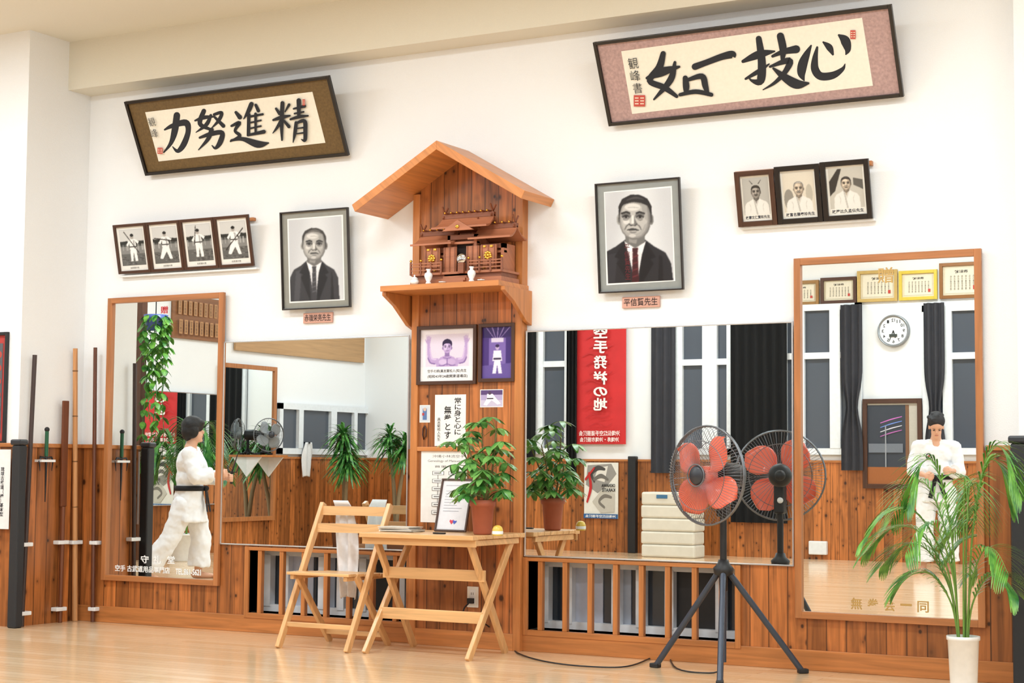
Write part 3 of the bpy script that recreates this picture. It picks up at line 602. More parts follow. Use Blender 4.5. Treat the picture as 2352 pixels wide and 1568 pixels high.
for a,b,z1,yf in((.1,.36,.5,-.2),(.36,.68,.66,-.215),(.68,.96,.52,-.2)):
    k.box(lx(a),lx(b),yf+.03,-.08,lz(.16),lz(z1),MIN)
    for x in(a,b-.03):k.box(lx(x),lx(x+.03),yf-.005,yf+.03,lz(.16),lz(z1),MIN)
    k.box(lx(a),lx(b),yf-.005,yf+.03,lz(z1-.06),lz(z1),MIND);k.box(lx(a),lx(b),yf,yf+.03,lz(z1-.12),lz(z1-.09),MIN)
k.box(lx(.43),lx(.6),-.187,-.18,lz(.18),lz(.54),pm((30,16,12),.8));k.done("body",ms)  # dark plate paints the shade inside the open doorway
def mroof(a,b,zr,ze,yf,ybk,yrd):
    k=MB();N=7
    for side,(y1) in((0,yf),(1,ybk)):
        pr=[]
        for i in range(N+1):
            t=i/N;y=yrd+(y1-yrd)*t
            z=zr+(ze-zr)*math.sin(t*math.pi/2)**.8
            pr.append((y,z))
        for i in range(N):
            (y0,z0),(yy,zz)=pr[i],pr[i+1];ex0=.012+.012*(i/N)
            k.hexa([(a-ex0,y0,z0-.01),(b+ex0,y0,z0-.01),(b+ex0,yy,zz-.01),(a-ex0,yy,zz-.01),(a-ex0,y0,z0),(b+ex0,y0,z0),(b+ex0,yy,zz),(a-ex0,yy,zz)],MIN)
    k.box(a-.012,b+.012,yrd-.012,yrd+.012,zr-.012,zr+.012,MIND)
    n=max(3,int((b-a)/.038))
    for i in range(n):
        x=a+(b-a)*(i+.5)/n;k.tube([(x,yrd-.03,zr+.018),(x,yrd+.03,zr+.018)],.006,MIND,8);k.sph((x,yrd-.032,zr+.018),.006,GOLD,8,6)
    for x in(a,b):
        for s in(-1,1):k.bar((x,yrd-s*.02,zr-.01),(x,yrd+s*.03,zr+.055),.008,.008,MIND)
    return k
mroof(lx(.27),lx(.8),lz(.93),lz(.76),-.275,-.07,-.165).done("roof",ms)
mroof(lx(.02),lx(.4),lz(.72),lz(.56),-.26,-.07,-.16).done("roof",ms)
mroof(lx(.66),lx(1.04),lz(.76),lz(.6),-.26,-.07,-.16).done("roof",ms)
k=MB();k.prism([(lx(.36),-.28,lz(.7)),(lx(.7),-.28,lz(.7)),(lx(.53),-.28,lz(.84))],(0,.015,0),MIN);k.sph((lx(.53),-.285,lz(.75)),(.012,.004,.01),GOLD,10,6);k.done("gable",ms)
for x in(.2,.4,.65,.82):
    k=MB();w=.07 if x in(.4,.65) else .085
    k.box(lx(x)-mw*w,lx(x)+mw*w,-.232,-.222,lz(.17),lz(.5),MIN);
    for s in(-1,1):k.box(lx(x)+s*mw*w*.8-.003,lx(x)+s*mw*w*.8+.003,-.236,-.23,lz(.17),lz(.5),MIND)
    k.box(lx(x)-.003,lx(x)+.003,-.236,-.23,lz(.17),lz(.5),MIND)
    if x in(.2,.82):
        for a in range(8):k.sph((lx(x)+.017*math.cos(a*.785),-.238,lz(.36)+.017*math.sin(a*.785)),(.008,.003,.008),GOLD,8,6)
        k.sph((lx(x),-.238,lz(.36)),(.01,.004,.01),GOLD,8,6)
        for zz in(.2,.48):
            for s in(-1,1):k.box(lx(x)+s*.022-.008,lx(x)+s*.022+.008,-.238,-.233,lz(zz)-.005,lz(zz)+.005,GOLD)
    k.done("door",ms)
for a,b in((0,.34),(.64,1)):
    k=MB()
    for z in(.2,.25,.29):k.box(lx(a),lx(b),-.268,-.262,lz(z)-.003,lz(z)+.003,MIN)
    for i in range(4):
        x=lx(a+(b-a)*i/3);k.box(x-.005,x+.005,-.27,-.26,lz(.14),lz(.31),MIND);k.sph((x,-.265,lz(.33)),.008,GOLD,8,6)
    k.done("railing",ms)
k=MB();cx_,cz_=q(1060,594,-.275);k.lathe((cx_,-.275,cz_),[(0,.006),(.026,.006),(.028,.003),(.028,-.003),(0,-.003)],pm((210,214,218),.08,1),28,(0,-1,0));k.box(cx_-.018,cx_+.018,-.285,-.262,lz(.13),cz_-.022,MIND);k.done("sacred_mirror",ms)
def vessel(px,py,y,prof,name,label,cat,s=1.):
    x=onY(px,py,y).x;k=MB();k.lathe((x,y,SZ),[(r*s,z*s) for r,z in prof],CER,28);k.done(name,label=label,category=cat,loc=(x,y,SZ))
vase=[(0,0),(.016,0),(.018,.004),(.012,.014),(.022,.035),(.026,.05),(.022,.064),(.01,.072),(.012,.084),(.017,.09),(.012,.088),(0,.08)]
vessel(984,640,-.315,vase,"sake_vase","small white porcelain vase on the shrine shelf","vase",.9)
vessel(1083,636,-.315,vase,"sake_vase","small white porcelain vase on the shrine shelf","vase",.9)
vessel(952,646,-.31,[(0,0),(.018,0),(.026,.012),(.028,.022),(.02,.034),(.024,.036),(.012,.046),(.004,.05),(.006,.058),(0,.062)],"water_pot","small white lidded porcelain pot","pot",.9)
vessel(1105,641,-.315,[(0,.002),(.03,.006),(.036,.014),(.034,.014),(.01,.008),(.012,.016),(0,.022)],"offering_dish","white porcelain dish with a little mound of salt","dish",.6)
vessel(1016,643,-.31,[(0,.002),(.03,.006),(.036,.014),(.034,.014),(.01,.008),(.012,.014),(0,.02)],"offering_dish","white porcelain dish with an offering","dish",.6)
def flat(name,x0,y0,x1,y1,label,cat,yy,fn,thick=.0012,paper=(244,242,238)):
    fr=mkfr((x0,y0),(x1,y0),(x1,y1),(x0,y1),yy,False);th=thing(name,fr.base(),label,cat)
    k=MB();k.fbox(fr,0,fr.w,0,fr.h,0,thick,pm(paper,.6));k.done("sheet",th)
    A=Art(fr,thick,T=norm(fr),step=.00012);fn(A);A.done("print",th);return fr
yq=-yp-.012
def purple1(A):
    A.rect(0,0,1,1,(236,230,238));A.rect(.1,.1,.9,.72,(220,210,228))
    P=(184,158,206);D=(128,100,160);Lt=(208,188,224)
    # raised forearms and upper arms
    for q in(-1,1):
        x=lambda v:.5+q*v
        A.stroke([(x(.17),.62,.12),(x(.29),.6,.1),(x(.33),.5,.075),(x(.345),.36,.06),(x(.35),.27,.05)],P)
        A.stroke([(x(.2),.58,.03),(x(.28),.56,.03),(x(.31),.46,.02),(x(.325),.36,.015)],Lt)
        A.stroke([(x(.22),.66,.02),(x(.31),.64,.025),(x(.36),.54,.02)],D)
        A.ell(x(.352),.235,.04,.05,P)
        for i,d in enumerate((-.036,-.018,0,.018)):A.stroke([(x(.352+d),.22,.016),(x(.352+d*1.15),.17,.015),(x(.352+d*1.35),.125+.012*abs(i-2),.013)],P)
        A.stroke([(x(.385),.25,.016),(x(.4),.22,.014),(x(.408),.19,.012)],P)
    A.poly([(.3,.72),(.31,.6),(.38,.54),(.45,.51),(.55,.51),(.62,.54),(.69,.6),(.7,.72)],P)
    A.ell(.42,.63,.075,.05,Lt);A.ell(.58,.63,.075,.05,(196,172,214));A.stroke([(.34,.69,.01),(.42,.7,.02),(.5,.67,.012),(.58,.7,.02),(.66,.69,.01)],D);A.stroke([(.5,.56,.008),(.5,.7,.012)],D)
    A.stroke([(.42,.545,.012),(.48,.56,.014),(.52,.56,.014),(.58,.545,.012)],D)
    A.rect(.455,.42,.545,.53,(140,112,168))
    A.ell(.5,.29,.09,.095,(34,14,60));A.ell(.5,.36,.075,.105,P);A.ell(.48,.35,.05,.07,Lt)
    A.poly([(.41,.33),(.42,.25),(.5,.2),(.58,.25),(.59,.33),(.57,.29),(.5,.275),(.43,.29)],(34,14,60))
    for q in(-1,1):A.stroke([(.5+q*.018,.325,.006),(.5+q*.036,.318,.012),(.5+q*.055,.328,.006)],(34,14,60));A.ell(.5+q*.035,.345,.015,.009,(30,12,54));A.ell(.5+q*.08,.37,.012,.03,D)
    A.stroke([(.5,.34,.008),(.51,.38,.01),(.492,.392,.012)],D);A.stroke([(.475,.42,.006),(.5,.418,.012),(.525,.42,.006)],(80,50,110))
    A.rect(0,.72,1,1,(242,240,240))
    A.text("空手の師(真志賀松人(知)先生",.14,.77,.86,.84,(40,40,50),.01);A.text("(昭和43年24歳関東道場店)",.14,.87,.88,.94,(40,40,50),.01)
def purple2(A):
    A.rect(0,0,1,1,(120,98,170));A.rect(0,0,1,.22,(50,30,100))
    for i in range(5):A.poly([(.1+.2*i,0),(.14+.2*i,0),(.5,.3),(.48,.3)],(150,130,190))
    A.rect(0,.22,.22,.75,(70,46,120));A.rect(.78,.2,1,.8,(60,38,114));A.rect(.3,.22,.7,.3,(214,206,230))
    A.poly([(0,.75),(1,.7),(1,1),(0,1)],(100,80,154))
    A.poly([(.38,.46),(.62,.46),(.66,.66),(.6,.66),(.66,.9),(.54,.9),(.5,.72),(.46,.9),(.34,.9),(.4,.66),(.34,.66)],(232,228,242));A.rect(.38,.6,.62,.63,(40,30,60));A.ell(.5,.4,.06,.05,(190,170,206));A.ell(.5,.37,.06,.03,(40,24,70))
for (c4,fn,lab) in((((960,750),(1097,745),(1097,882),(961,884)),purple1,"brown-framed purple-toned photograph of a shirtless man raising both hands"),(((1101,745),(1186,740),(1184,876),(1103,878)),purple2,"brown-framed purple-toned photograph of a person in white uniform")):
    fr=mkfr(*c4,yq,False);th=thing("framed_photograph",fr.base(),lab,"photo frame");frameparts(th,fr,.02,DKFZ,DKF,.02,None)
    g=fr.sub(.018,fr.w-.018,.018,fr.h-.018);k=MB();k.fbox(g,0,g.w,0,g.h,0,.004,WHT);k.done("mat_board",th)
    A=Paint(g,(0.001,.001,g.w-.001,g.h-.001),140 if fn is purple1 else 80,140 if fn is purple1 else 120,norm(g),.0048,.7);fn(A);A.done("photograph",th)
def snap(A):
    A.rect(.03,.04,.97,.96,(180,166,206));A.rect(.03,.04,.97,.3,(90,66,120));A.rect(.03,.6,.97,.96,(204,196,220))
    A.poly([(.3,.25),(.55,.25),(.7,.5),(.9,.8),(.75,.85),(.5,.6),(.3,.9),(.15,.85),(.3,.5)],(245,243,250));A.ell(.42,.2,.07,.1,(80,60,90));A.rect(.3,.48,.58,.54,(40,30,50))
flat("photo_print",1103,894,1156,935,"small unframed purple photo print pinned on panel","photograph",yq,snap)
def charm(A):
    A.rect(.05,.04,.95,.96,(206,214,222));A.rect(.3,.2,.7,.85,(90,120,170));A.ell(.5,.25,.15,.1,(210,180,160));A.rect(.25,.45,.45,.6,(180,60,60))
flat("picture_card",964,930,988,970,"small picture card pinned on the pine panel","card",yq,charm)
def calli(A):
    A.text("常に身と心に",.62,.06,.86,.78,(30,30,34),.02,True);A.text("無拳とす",.3,.22,.54,.86,(30,30,34),.02,True);A.text("具志堅祐人先生",.08,.45,.19,.9,(60,60,64),.01,True)
flat("calligraphy_sheet",999,906,1070,1024,"white paper with vertical black brush calligraphy","calligraphy",yq,calli)
def gene(A):
    A.text("沖縄小林流空手",.25,.05,.95,.09,(60,60,60));A.text("Genealogy of Matsumura",.15,.12,.98,.16,(70,70,70))
    A.text("首里手",.3,.2,.7,.23,(60,60,60))
    for i in range(6):
        y=.28+.11*i
        for j in range(2):
            x=.25+.36*j
            A.rect(x,y,x+.26,y+.055,(90,90,90));A.rect(x+.012,y+.005,x+.248,y+.05,(250,250,248));A.rect(x+.04,y+.02,x+.2,y+.034,(110,110,110))
        A.rect(.37,y+.055,.38,y+.11,(90,90,90))
flat("document_sheet",967,1036,1072,1200,"white printed genealogy chart pinned to the panel","document",yq,gene)
k=MB();p=onY(975,990,-.055);k.tube([p+Vector((0,0,.03)),p+Vector((.012,0,.01)),p+Vector((.01,0,-.03)),p+Vector((-.004,0,-.045)),p+Vector((-.012,0,-.02)),p+Vector((-.01,0,.015)),p+Vector((0,0,.03))],.004,pm((70,40,30),.5));k.done("prayer_beads",label="dark prayer bead loop hanging on the panel",category="beads")
fr=mkfr((1074,1347),(1099,1346),(1100,1394),(1075,1395),-yp-.012,False);th=thing("wall_outlet",fr.base(),"white wall outlet with black plug on pine panel","outlet")
k=MB();k.fbox(fr,0,fr.w,0,fr.h,0,.008,pm((236,232,222),.35));k.done("plate",th,bevel=.002)
k=MB();k.fbox(fr,fr.w*.25,fr.w*.75,fr.h*.15,fr.h*.85,.008,.011,WHT)
k.fbox(fr,fr.w*.4,fr.w*.44,fr.h*.6,fr.h*.72,.011,.0115,BLK);k.fbox(fr,fr.w*.56,fr.w*.6,fr.h*.6,fr.h*.72,.011,.0115,BLK);k.done("socket",th)
k=MB();k.fbox(fr,fr.w*.2,fr.w*.7,fr.h*.2,fr.h*.45,.011,.035,BLK);k.done("plug",th,bevel=.002)
plug=fr.P(fr.w*.4,fr.h*.2,.04)
# ================================================================ CHAIR
X0,X1=-5.655,-5.205
ch=thing("folding_chair",((X0+X1)/2,-.41,0),"light wooden folding chair with slatted back beside the folding table","chair")
topz=.775
for x in(X0,X1):
    k=MB();k.bar((x,-.635,0),(x,-.235,topz),.026,.038,CHW);k.done("leg",ch,bevel=.004)
    xi=x+(.028 if x==X0 else -.028)
    k=MB();k.bar((xi,-.19,0),(xi,-.52,.40),.022,.036,CHW);k.done("leg",ch,bevel=.004)
def fy(z):return lerp(-.635,-.235,z/topz)
for z,h in((.735,.05),(.64,.05)):
    k=MB();N=8
    for i in range(N):
        a=i/N;b=(i+1)/N;c=lambda t:.022*math.sin(math.pi*t)
        xa,xb=lerp(X0,X1,a),lerp(X0,X1,b);y0=fy(z)
        k.hexa([(xa,y0-.008+c(a),z-h/2),(xb,y0-.008+c(b),z-h/2),(xb,y0+.008+c(b),z-h/2),(xa,y0+.008+c(a),z-h/2),(xa,y0-.002+c(a),z+h/2),(xb,y0-.002+c(b),z+h/2),(xb,y0+.014+c(b),z+h/2),(xa,y0+.014+c(a),z+h/2)],CHX)
    k.done("backrest_slat",ch)
k=MB();sz=.41
for i in range(5):
    y=-.60+.078*i;k.box(X0+.02,X1-.02,y,y+.072,sz-.016+i*-.003,sz+i*-.003,CHX)
for x in(X0+.05,X1-.05):k.box(x-.012,x+.012,-.59,-.22,sz-.04,sz-.016,CHW)
k.done("seat",ch,bevel=.003)
k=MB();k.bar((X0,-.57,.125),(X1,-.57,.125),.026,.018,CHX,side=Vector((0,0,1)));k.done("stretcher",ch,bevel=.003)
k=MB();k.bar((X0+.03,-.235,.06),(X1-.03,-.235,.06),.026,.018,CHX,side=Vector((0,0,1)));k.done("stretcher",ch,bevel=.003)
TW=pm((240,240,242),.9,0,.05,60,.3)
def towel(xs,y0,ztop_,L,W,label,ux=(1,0,0),fold=True):
    k=MB();nx,nz=14,26;vs=[];ux=Vector(ux);un=Vector((-ux.y,ux.x,0))
    for j in range(nz+1):
        t=j/nz
        for i in range(nx+1):
            s=i/nx-.5
            w=W*(1+.5*math.sin(t*3.0));z=ztop_-t*L-(.04*abs(s) if t>.9 else 0);dy=.02*math.sin(s*14+t*3)*min(1,t*3)+.01*t
            if fold and t<.08:dy=-.035+t*.4;z+=.012
            vs.append(Vector((xs,y0,z))+ux*(s*w+.03*t)+un*dy)
    k.add(vs,[(j*(nx+1)+i,j*(nx+1)+i+1,(j+1)*(nx+1)+i+1,(j+1)*(nx+1)+i) for j in range(nz) for i in range(nx)],TW,True)
    o=k.done("towel",label=label,category="towel");sm=o.modifiers.new("s",'SOLIDIFY');sm.thickness=.004
towel(X0+.11,-.19,topz+.005,.52,.1,"white towel draped over the folding chair back")
# ================================================================ TABLE
TX0,TX1=-5.107,-4.475;TZ=.635
tb=thing("folding_table",((TX0+TX1)/2,-.38,0),"light wooden folding table with crossed legs in front of shrine panel","table")
tx0,tx1=TX0-.035,TX1+.035
k=MB()
k.box(tx0,tx1,-.63,-.57,TZ-.024,TZ,CHX);k.box(tx0,tx1,-.125,-.075,TZ-.024,TZ,CHX)
for i in range(6):
    y=-.566+.0735*i;k.box(tx0,tx1,y,y+.07,TZ-.022,TZ-.001,CHX)
k.box(tx0,tx1,-.6,-.59,TZ-.06,TZ-.024,CHX)
for x in(TX0-.01,TX1+.01):k.box(x-.012,x+.012,-.58,-.12,TZ-.055,TZ-.024,CHX)
k.done("tabletop",tb,bevel=.003)
for x,s in((TX0,1),(TX1,-1)):
    k=MB();k.bar((x,-.61,0),(x,-.16,TZ-.03),.024,.04,CHW);k.done("leg",tb,bevel=.004)
    k=MB();k.bar((x+s*.028,-.17,0),(x+s*.028,-.56,TZ-.03),.024,.04,CHW);k.done("leg",tb,bevel=.004)
def ty(z,front):return lerp(-.61,-.16,z/(TZ-.03)) if front else lerp(-.17,-.56,z/(TZ-.03))
for z,fr_ in((.42,False),(.205,True)):
    y=ty(z,fr_);k=MB();k.bar((TX0,y,z),(TX1,y,z),.06,.018,CHX,side=Vector((0,0,1)));k.done("stretcher",tb,bevel=.003)
def onT(px,py):return onZ(px,py,TZ)
pp=onT(942,1219)
rr=random.Random(5)
for i in range(6):
    k=MB();w=.2+rr.uniform(-.02,.02);d=.13;z=TZ+.0045*i;ox=pp.x+rr.uniform(-.012,.012);oy=-.36+rr.uniform(-.01,.01);ax=rr.uniform(-.08,.08)
    c_,s_=math.cos(ax),math.sin(ax);pts=[(ox+x*c_-y*s_,oy+x*s_+y*c_,z) for x,y in((-w/2,-d/2),(w/2,-d/2),(w/2,d/2),(-w/2,d/2))]
    k.prism(pts,(0,0,.004),pm(((206,200,188),(232,228,218),(186,170,150),(216,214,210),(198,186,170),(222,214,200))[i],.7,0,.15,40));k.done("magazine",label="worn paper magazine in a stack on the table",category="magazine",group="stack of magazines")
fr=Fr((onY(999,1215,-.24).x,-.24,TZ),(1,0,0),(0,.09,.32),.2,.295)
th=thing("framed_certificate",fr.base(),"framed white certificate leaning against the shrine panel on table","certificate")
frameparts(th,fr,.01,DKFZ,DKF,.014,(238,236,240));g=fr.sub(.014,fr.w-.014,.014,fr.h-.014);A=Art(g,.0055,T=norm(g),step=.00015)
A.rect(0,0,1,1,(236,236,242));A.rect(.1,.08,.8,.1,(190,190,200))
for i in range(8):A.rect(.12,.2+.06*i,.8-.1*(i%3),.21+.06*i,(170,172,182))
A.poly([(.5,.9),(.42,.84),(.44,.8),(.5,.82),(.56,.8),(.58,.84)],(220,60,80));A.poly([(.6,.9),(.54,.84),(.56,.81),(.62,.83),(.68,.82),(.68,.85)],(60,90,200));A.done("certificate",th)
k=MB();a=onT(1038,1223);k.box(a.x,a.x+.07,-.52,-.5,TZ,TZ+.008,BLK);k.done("phone",label="small black handset lying on the folding table",category="phone",bevel=.002)
k=MB();gx=onY(1143,1220,-.5).x;k.lathe((gx,-.5,TZ),[(0,0),(.026,0),(.028,.006),(.028,.03),(.022,.045),(.011,.052),(0,.054)],pm((222,190,80),.3),28);k.lathe((gx,-.5,TZ),[(.0285,.008),(.029,.022),(.0282,.024)],WHT,28);k.done("ornament",label="small round golden ornament on the folding table",category="ornament")
LF1=leafmat((50,112,46),(126,180,92));LF2=leafmat((44,112,44),(118,176,70));LF3=leafmat((34,96,44),(96,154,70))
def leaf(k,p,d,up,L,W,m,n=5,droop=.0,fold=.15):
    d=Vector(d).normalized();up=Vector(up);s=d.cross(up);s.normalize();up=s.cross(d).normalized();vs=[]
    for i in range(n+1):
        t=i/n;w=W*math.sin(math.pi*min(.98,(t*.92+.04)))**.8*.5
        c=Vector(p)+d*L*t-Vector((0,0,1))*droop*L*t*t
        vs+=[c-s*w+up*w*fold,c,c+s*w+up*w*fold]
    fs=[]
    for i in range(n):
        o=i*3;fs+=[(o,o+1,o+4,o+3),(o+1,o+2,o+5,o+4)]
    k.add(vs,fs,m,True)
px_=onY(1108,1226,-.42);sx=px_.x;syy=-.42
sc=thing("potted_umbrella_plant",(sx,syy,TZ),"leafy green umbrella plant in terracotta pot on table","potted plant")
TER=pm((170,92,66),.6);k=MB();k.lathe((sx,syy,TZ),[(0,0),(.043,0),(.048,.01),(.06,.145),(.068,.147),(.07,.18),(.062,.18),(.058,.16),(0,.16)],TER,36);k.done("pot",sc)
k=MB();k.lathe((sx,syy,TZ),[(0,.163),(.059,.161)],pm((60,42,30),.95,0,.3,80),24);k.done("soil",sc)
kl=MB();ks=MB();rr=random.Random(11)
STM=pm((112,104,60),.7)
for si in range(5):
    a=si*1.3+.4;bx=sx+.02*math.cos(a);by=syy+.02*math.sin(a)
    top=Vector((sx+.1*math.cos(a)-.03,syy+.06*math.sin(a),TZ+.165+(.38,.31,.28,.34,.2)[si]))
    b0=Vector((bx,by,TZ+.155));pts=[Vector(p) for p in catmull([tuple(b0),tuple(b0.lerp(top,.5)+Vector((.01,0,0))),tuple(top)],5)]
    ks.tube(pts,[.006-.003*i/len(pts) for i in range(len(pts))],STM,8)
    for j in range(8):
        t=.2+.8*j/7;p=pts[min(len(pts)-1,int(t*(len(pts)-1)))];an=j*2.4+si;el=.1+.9*t*t*(j/7)
        pd=Vector((math.cos(an)*math.cos(el),math.sin(an)*math.cos(el),math.sin(el)+.1));pl=rr.uniform(.07,.125)
        e=p+pd*pl
        if e.y>-.12:e.y=-.12
        ks.tube([p,p.lerp(e,.5)+Vector((0,0,.01)),e],.002,pm((120,160,80),.5),5)
        nl=7
        for q_ in range(nl):
            aa=q_*2*math.pi/nl+rr.random();u=Vector((math.cos(aa),math.sin(aa),-.35+rr.uniform(-.15,.1)));u=(u+pd*.25).normalized()
            leaf(kl,e,u,(0,0,1),rr.uniform(.065,.088),.034,LF1,5,.35)
ks.done("stem",sc);kl.done("foliage",sc,fixn=False)
def palm(name,base,ph,pr,label,H,spread,nf,seed,col,frond=None,nl=26,LL=.26,W=.014,clampy=None,clampx=None,t0=.38):
    x,y=base;th=thing(name,(x,y,0),label,"potted plant");P=pm((238,238,236),.25)
    k=MB();k.lathe((x,y,0),[(0,0),(pr*.78,0),(pr*.82,.01),(pr*.98,ph*.93),(pr*1.06,ph*.94),(pr*1.06,ph),(pr*.96,ph),(pr*.94,ph*.9),(0,ph*.9)],P,36);k.done("pot",th)
    kl=MB();ks=MB();rr=random.Random(seed);g=pm((110,150,66),.5)
    for i in range(nf):
        a=i*2.399+rr.uniform(-.3,.3)
        if frond:a,rad,hh=frond[i%len(frond)]
        else:rad=spread*rr.uniform(.5,1.);hh=H*rr.uniform(.65,1)
        b=Vector((x+.3*pr*math.cos(a),y+.3*pr*math.sin(a),ph*.9))
        dx,dy=math.cos(a),math.sin(a)
        P_=[tuple(b),tuple(b+Vector((dx*rad*.12,dy*rad*.12,hh*.55))),tuple(b+Vector((dx*rad*.45,dy*rad*.45,hh*.95))),tuple(b+Vector((dx*rad*.8,dy*rad*.8,hh*.96))),tuple(b+Vector((dx*rad*1.1,dy*rad*1.1,hh*.74)))]
        pts=[Vector(p) for p in catmull(P_,7)]
        for p in pts:
            if clampy is not None:p.y=min(p.y,clampy)
            if clampx is not None:p.x=max(p.x,clampx)
        n=len(pts);ks.tube(pts,[.005*(1-.8*j/n) for j in range(n)],g,6)
        for j in range(nl):
            t=t0+(1-t0)*j/(nl-1);f=t*(n-1);i0=min(n-2,int(f));p=pts[i0].lerp(pts[i0+1],f-i0);d=(pts[i0+1]-pts[i0])
            if d.length<1e-5:d=Vector((dx,dy,0))
            d.normalize();s=d.cross(Vector((0,0,1)))
            if s.length<.1:s=Vector((dy,-dx,0))
            s.normalize();L=LL*(math.sin(math.pi*min(.95,.15+.8*(t-t0)/(1-t0))))**.6
            for sg in(-1,1):
                u=(s*sg*.75+d*.8+Vector((0,0,.2))).normalized();e=p+u*L
                if clampy is not None and e.y>clampy+.05:u.y*=.1
                if clampx is not None and e.x<clampx-.05:u.x*=.1
                leaf(kl,p,u,(0,0,1),L,W,col,5,.5,.2)
    ks.done("stem",th);kl.done("foliage",th,fixn=False);return th
bp=onZ(2214,1604,0)
fd=[(3.0,.33,.42),(3.45,.37,.58),(2.9,.3,.7),(3.7,.2,.8),(-.1,.22,.86),(.35,.18,.8),(-1.2,.18,.72),(-2.2,.26,.52),(-.6,.24,.42),(3.15,.38,.5),(1.3,.1,.7),(3.3,.24,.3),(-.3,.22,.3)]
palm("potted_palm",(bp.x,bp.y),.27,.068,"areca palm in a white pot standing before the tall mirror",.95,.5,13,5,LF2,fd,clampy=-.12,nl=24,LL=.18,W=.009,t0=.3)
palm("potted_palm",(-11.5,-5.55),.28,.15,"tall bushy palm in white pot by the side wall",1.2,.42,16,8,LF3,LL=.26,W=.02,clampx=-12.1)
def dracaena(x,y,heads,label):
    th=thing("potted_dracaena",(x,y,0),label,"potted plant");k=MB();k.lathe((x,y,0),[(0,0),(.13,0),(.16,.28),(.165,.3),(.15,.3),(.14,.27),(0,.27)],pm((120,80,60),.6),28);k.done("pot",th)
    ks=MB();kl=MB();rr=random.Random(int(abs(x*10)))
    for hx,hy,hz in heads:
        c=Vector((x+hx,y+hy,hz));ks.tube([(x,y,.25),(x+hx*.3,y+hy*.3,hz*.5),(x+hx*.8,y+hy*.8,hz*.8),tuple(c)],[.03,.026,.02,.018],pm((140,120,90),.8),8)
        for i in range(150):
            a=rr.random()*6.283;el=rr.uniform(-.7,1.3);u=Vector((math.cos(a)*math.cos(el),math.sin(a)*math.cos(el),math.sin(el)))
            leaf(kl,c+Vector((0,0,rr.uniform(-.14,.06))),u,(0,0,1),rr.uniform(.22,.34),.03,LF3,5,.5,.2)
    ks.done("stem",th);kl.done("foliage",th,fixn=False)
dracaena(-11.15,-9.0,[(.12,.0,1.24),(-.16,-.1,1.32)],"tall spiky dracaena with two leaf heads in the corner")
dracaena(-11.72,-8.75,[(.0,.05,1.34),(.1,.1,1.1)],"tall spiky dracaena with leaf heads by the side wall")
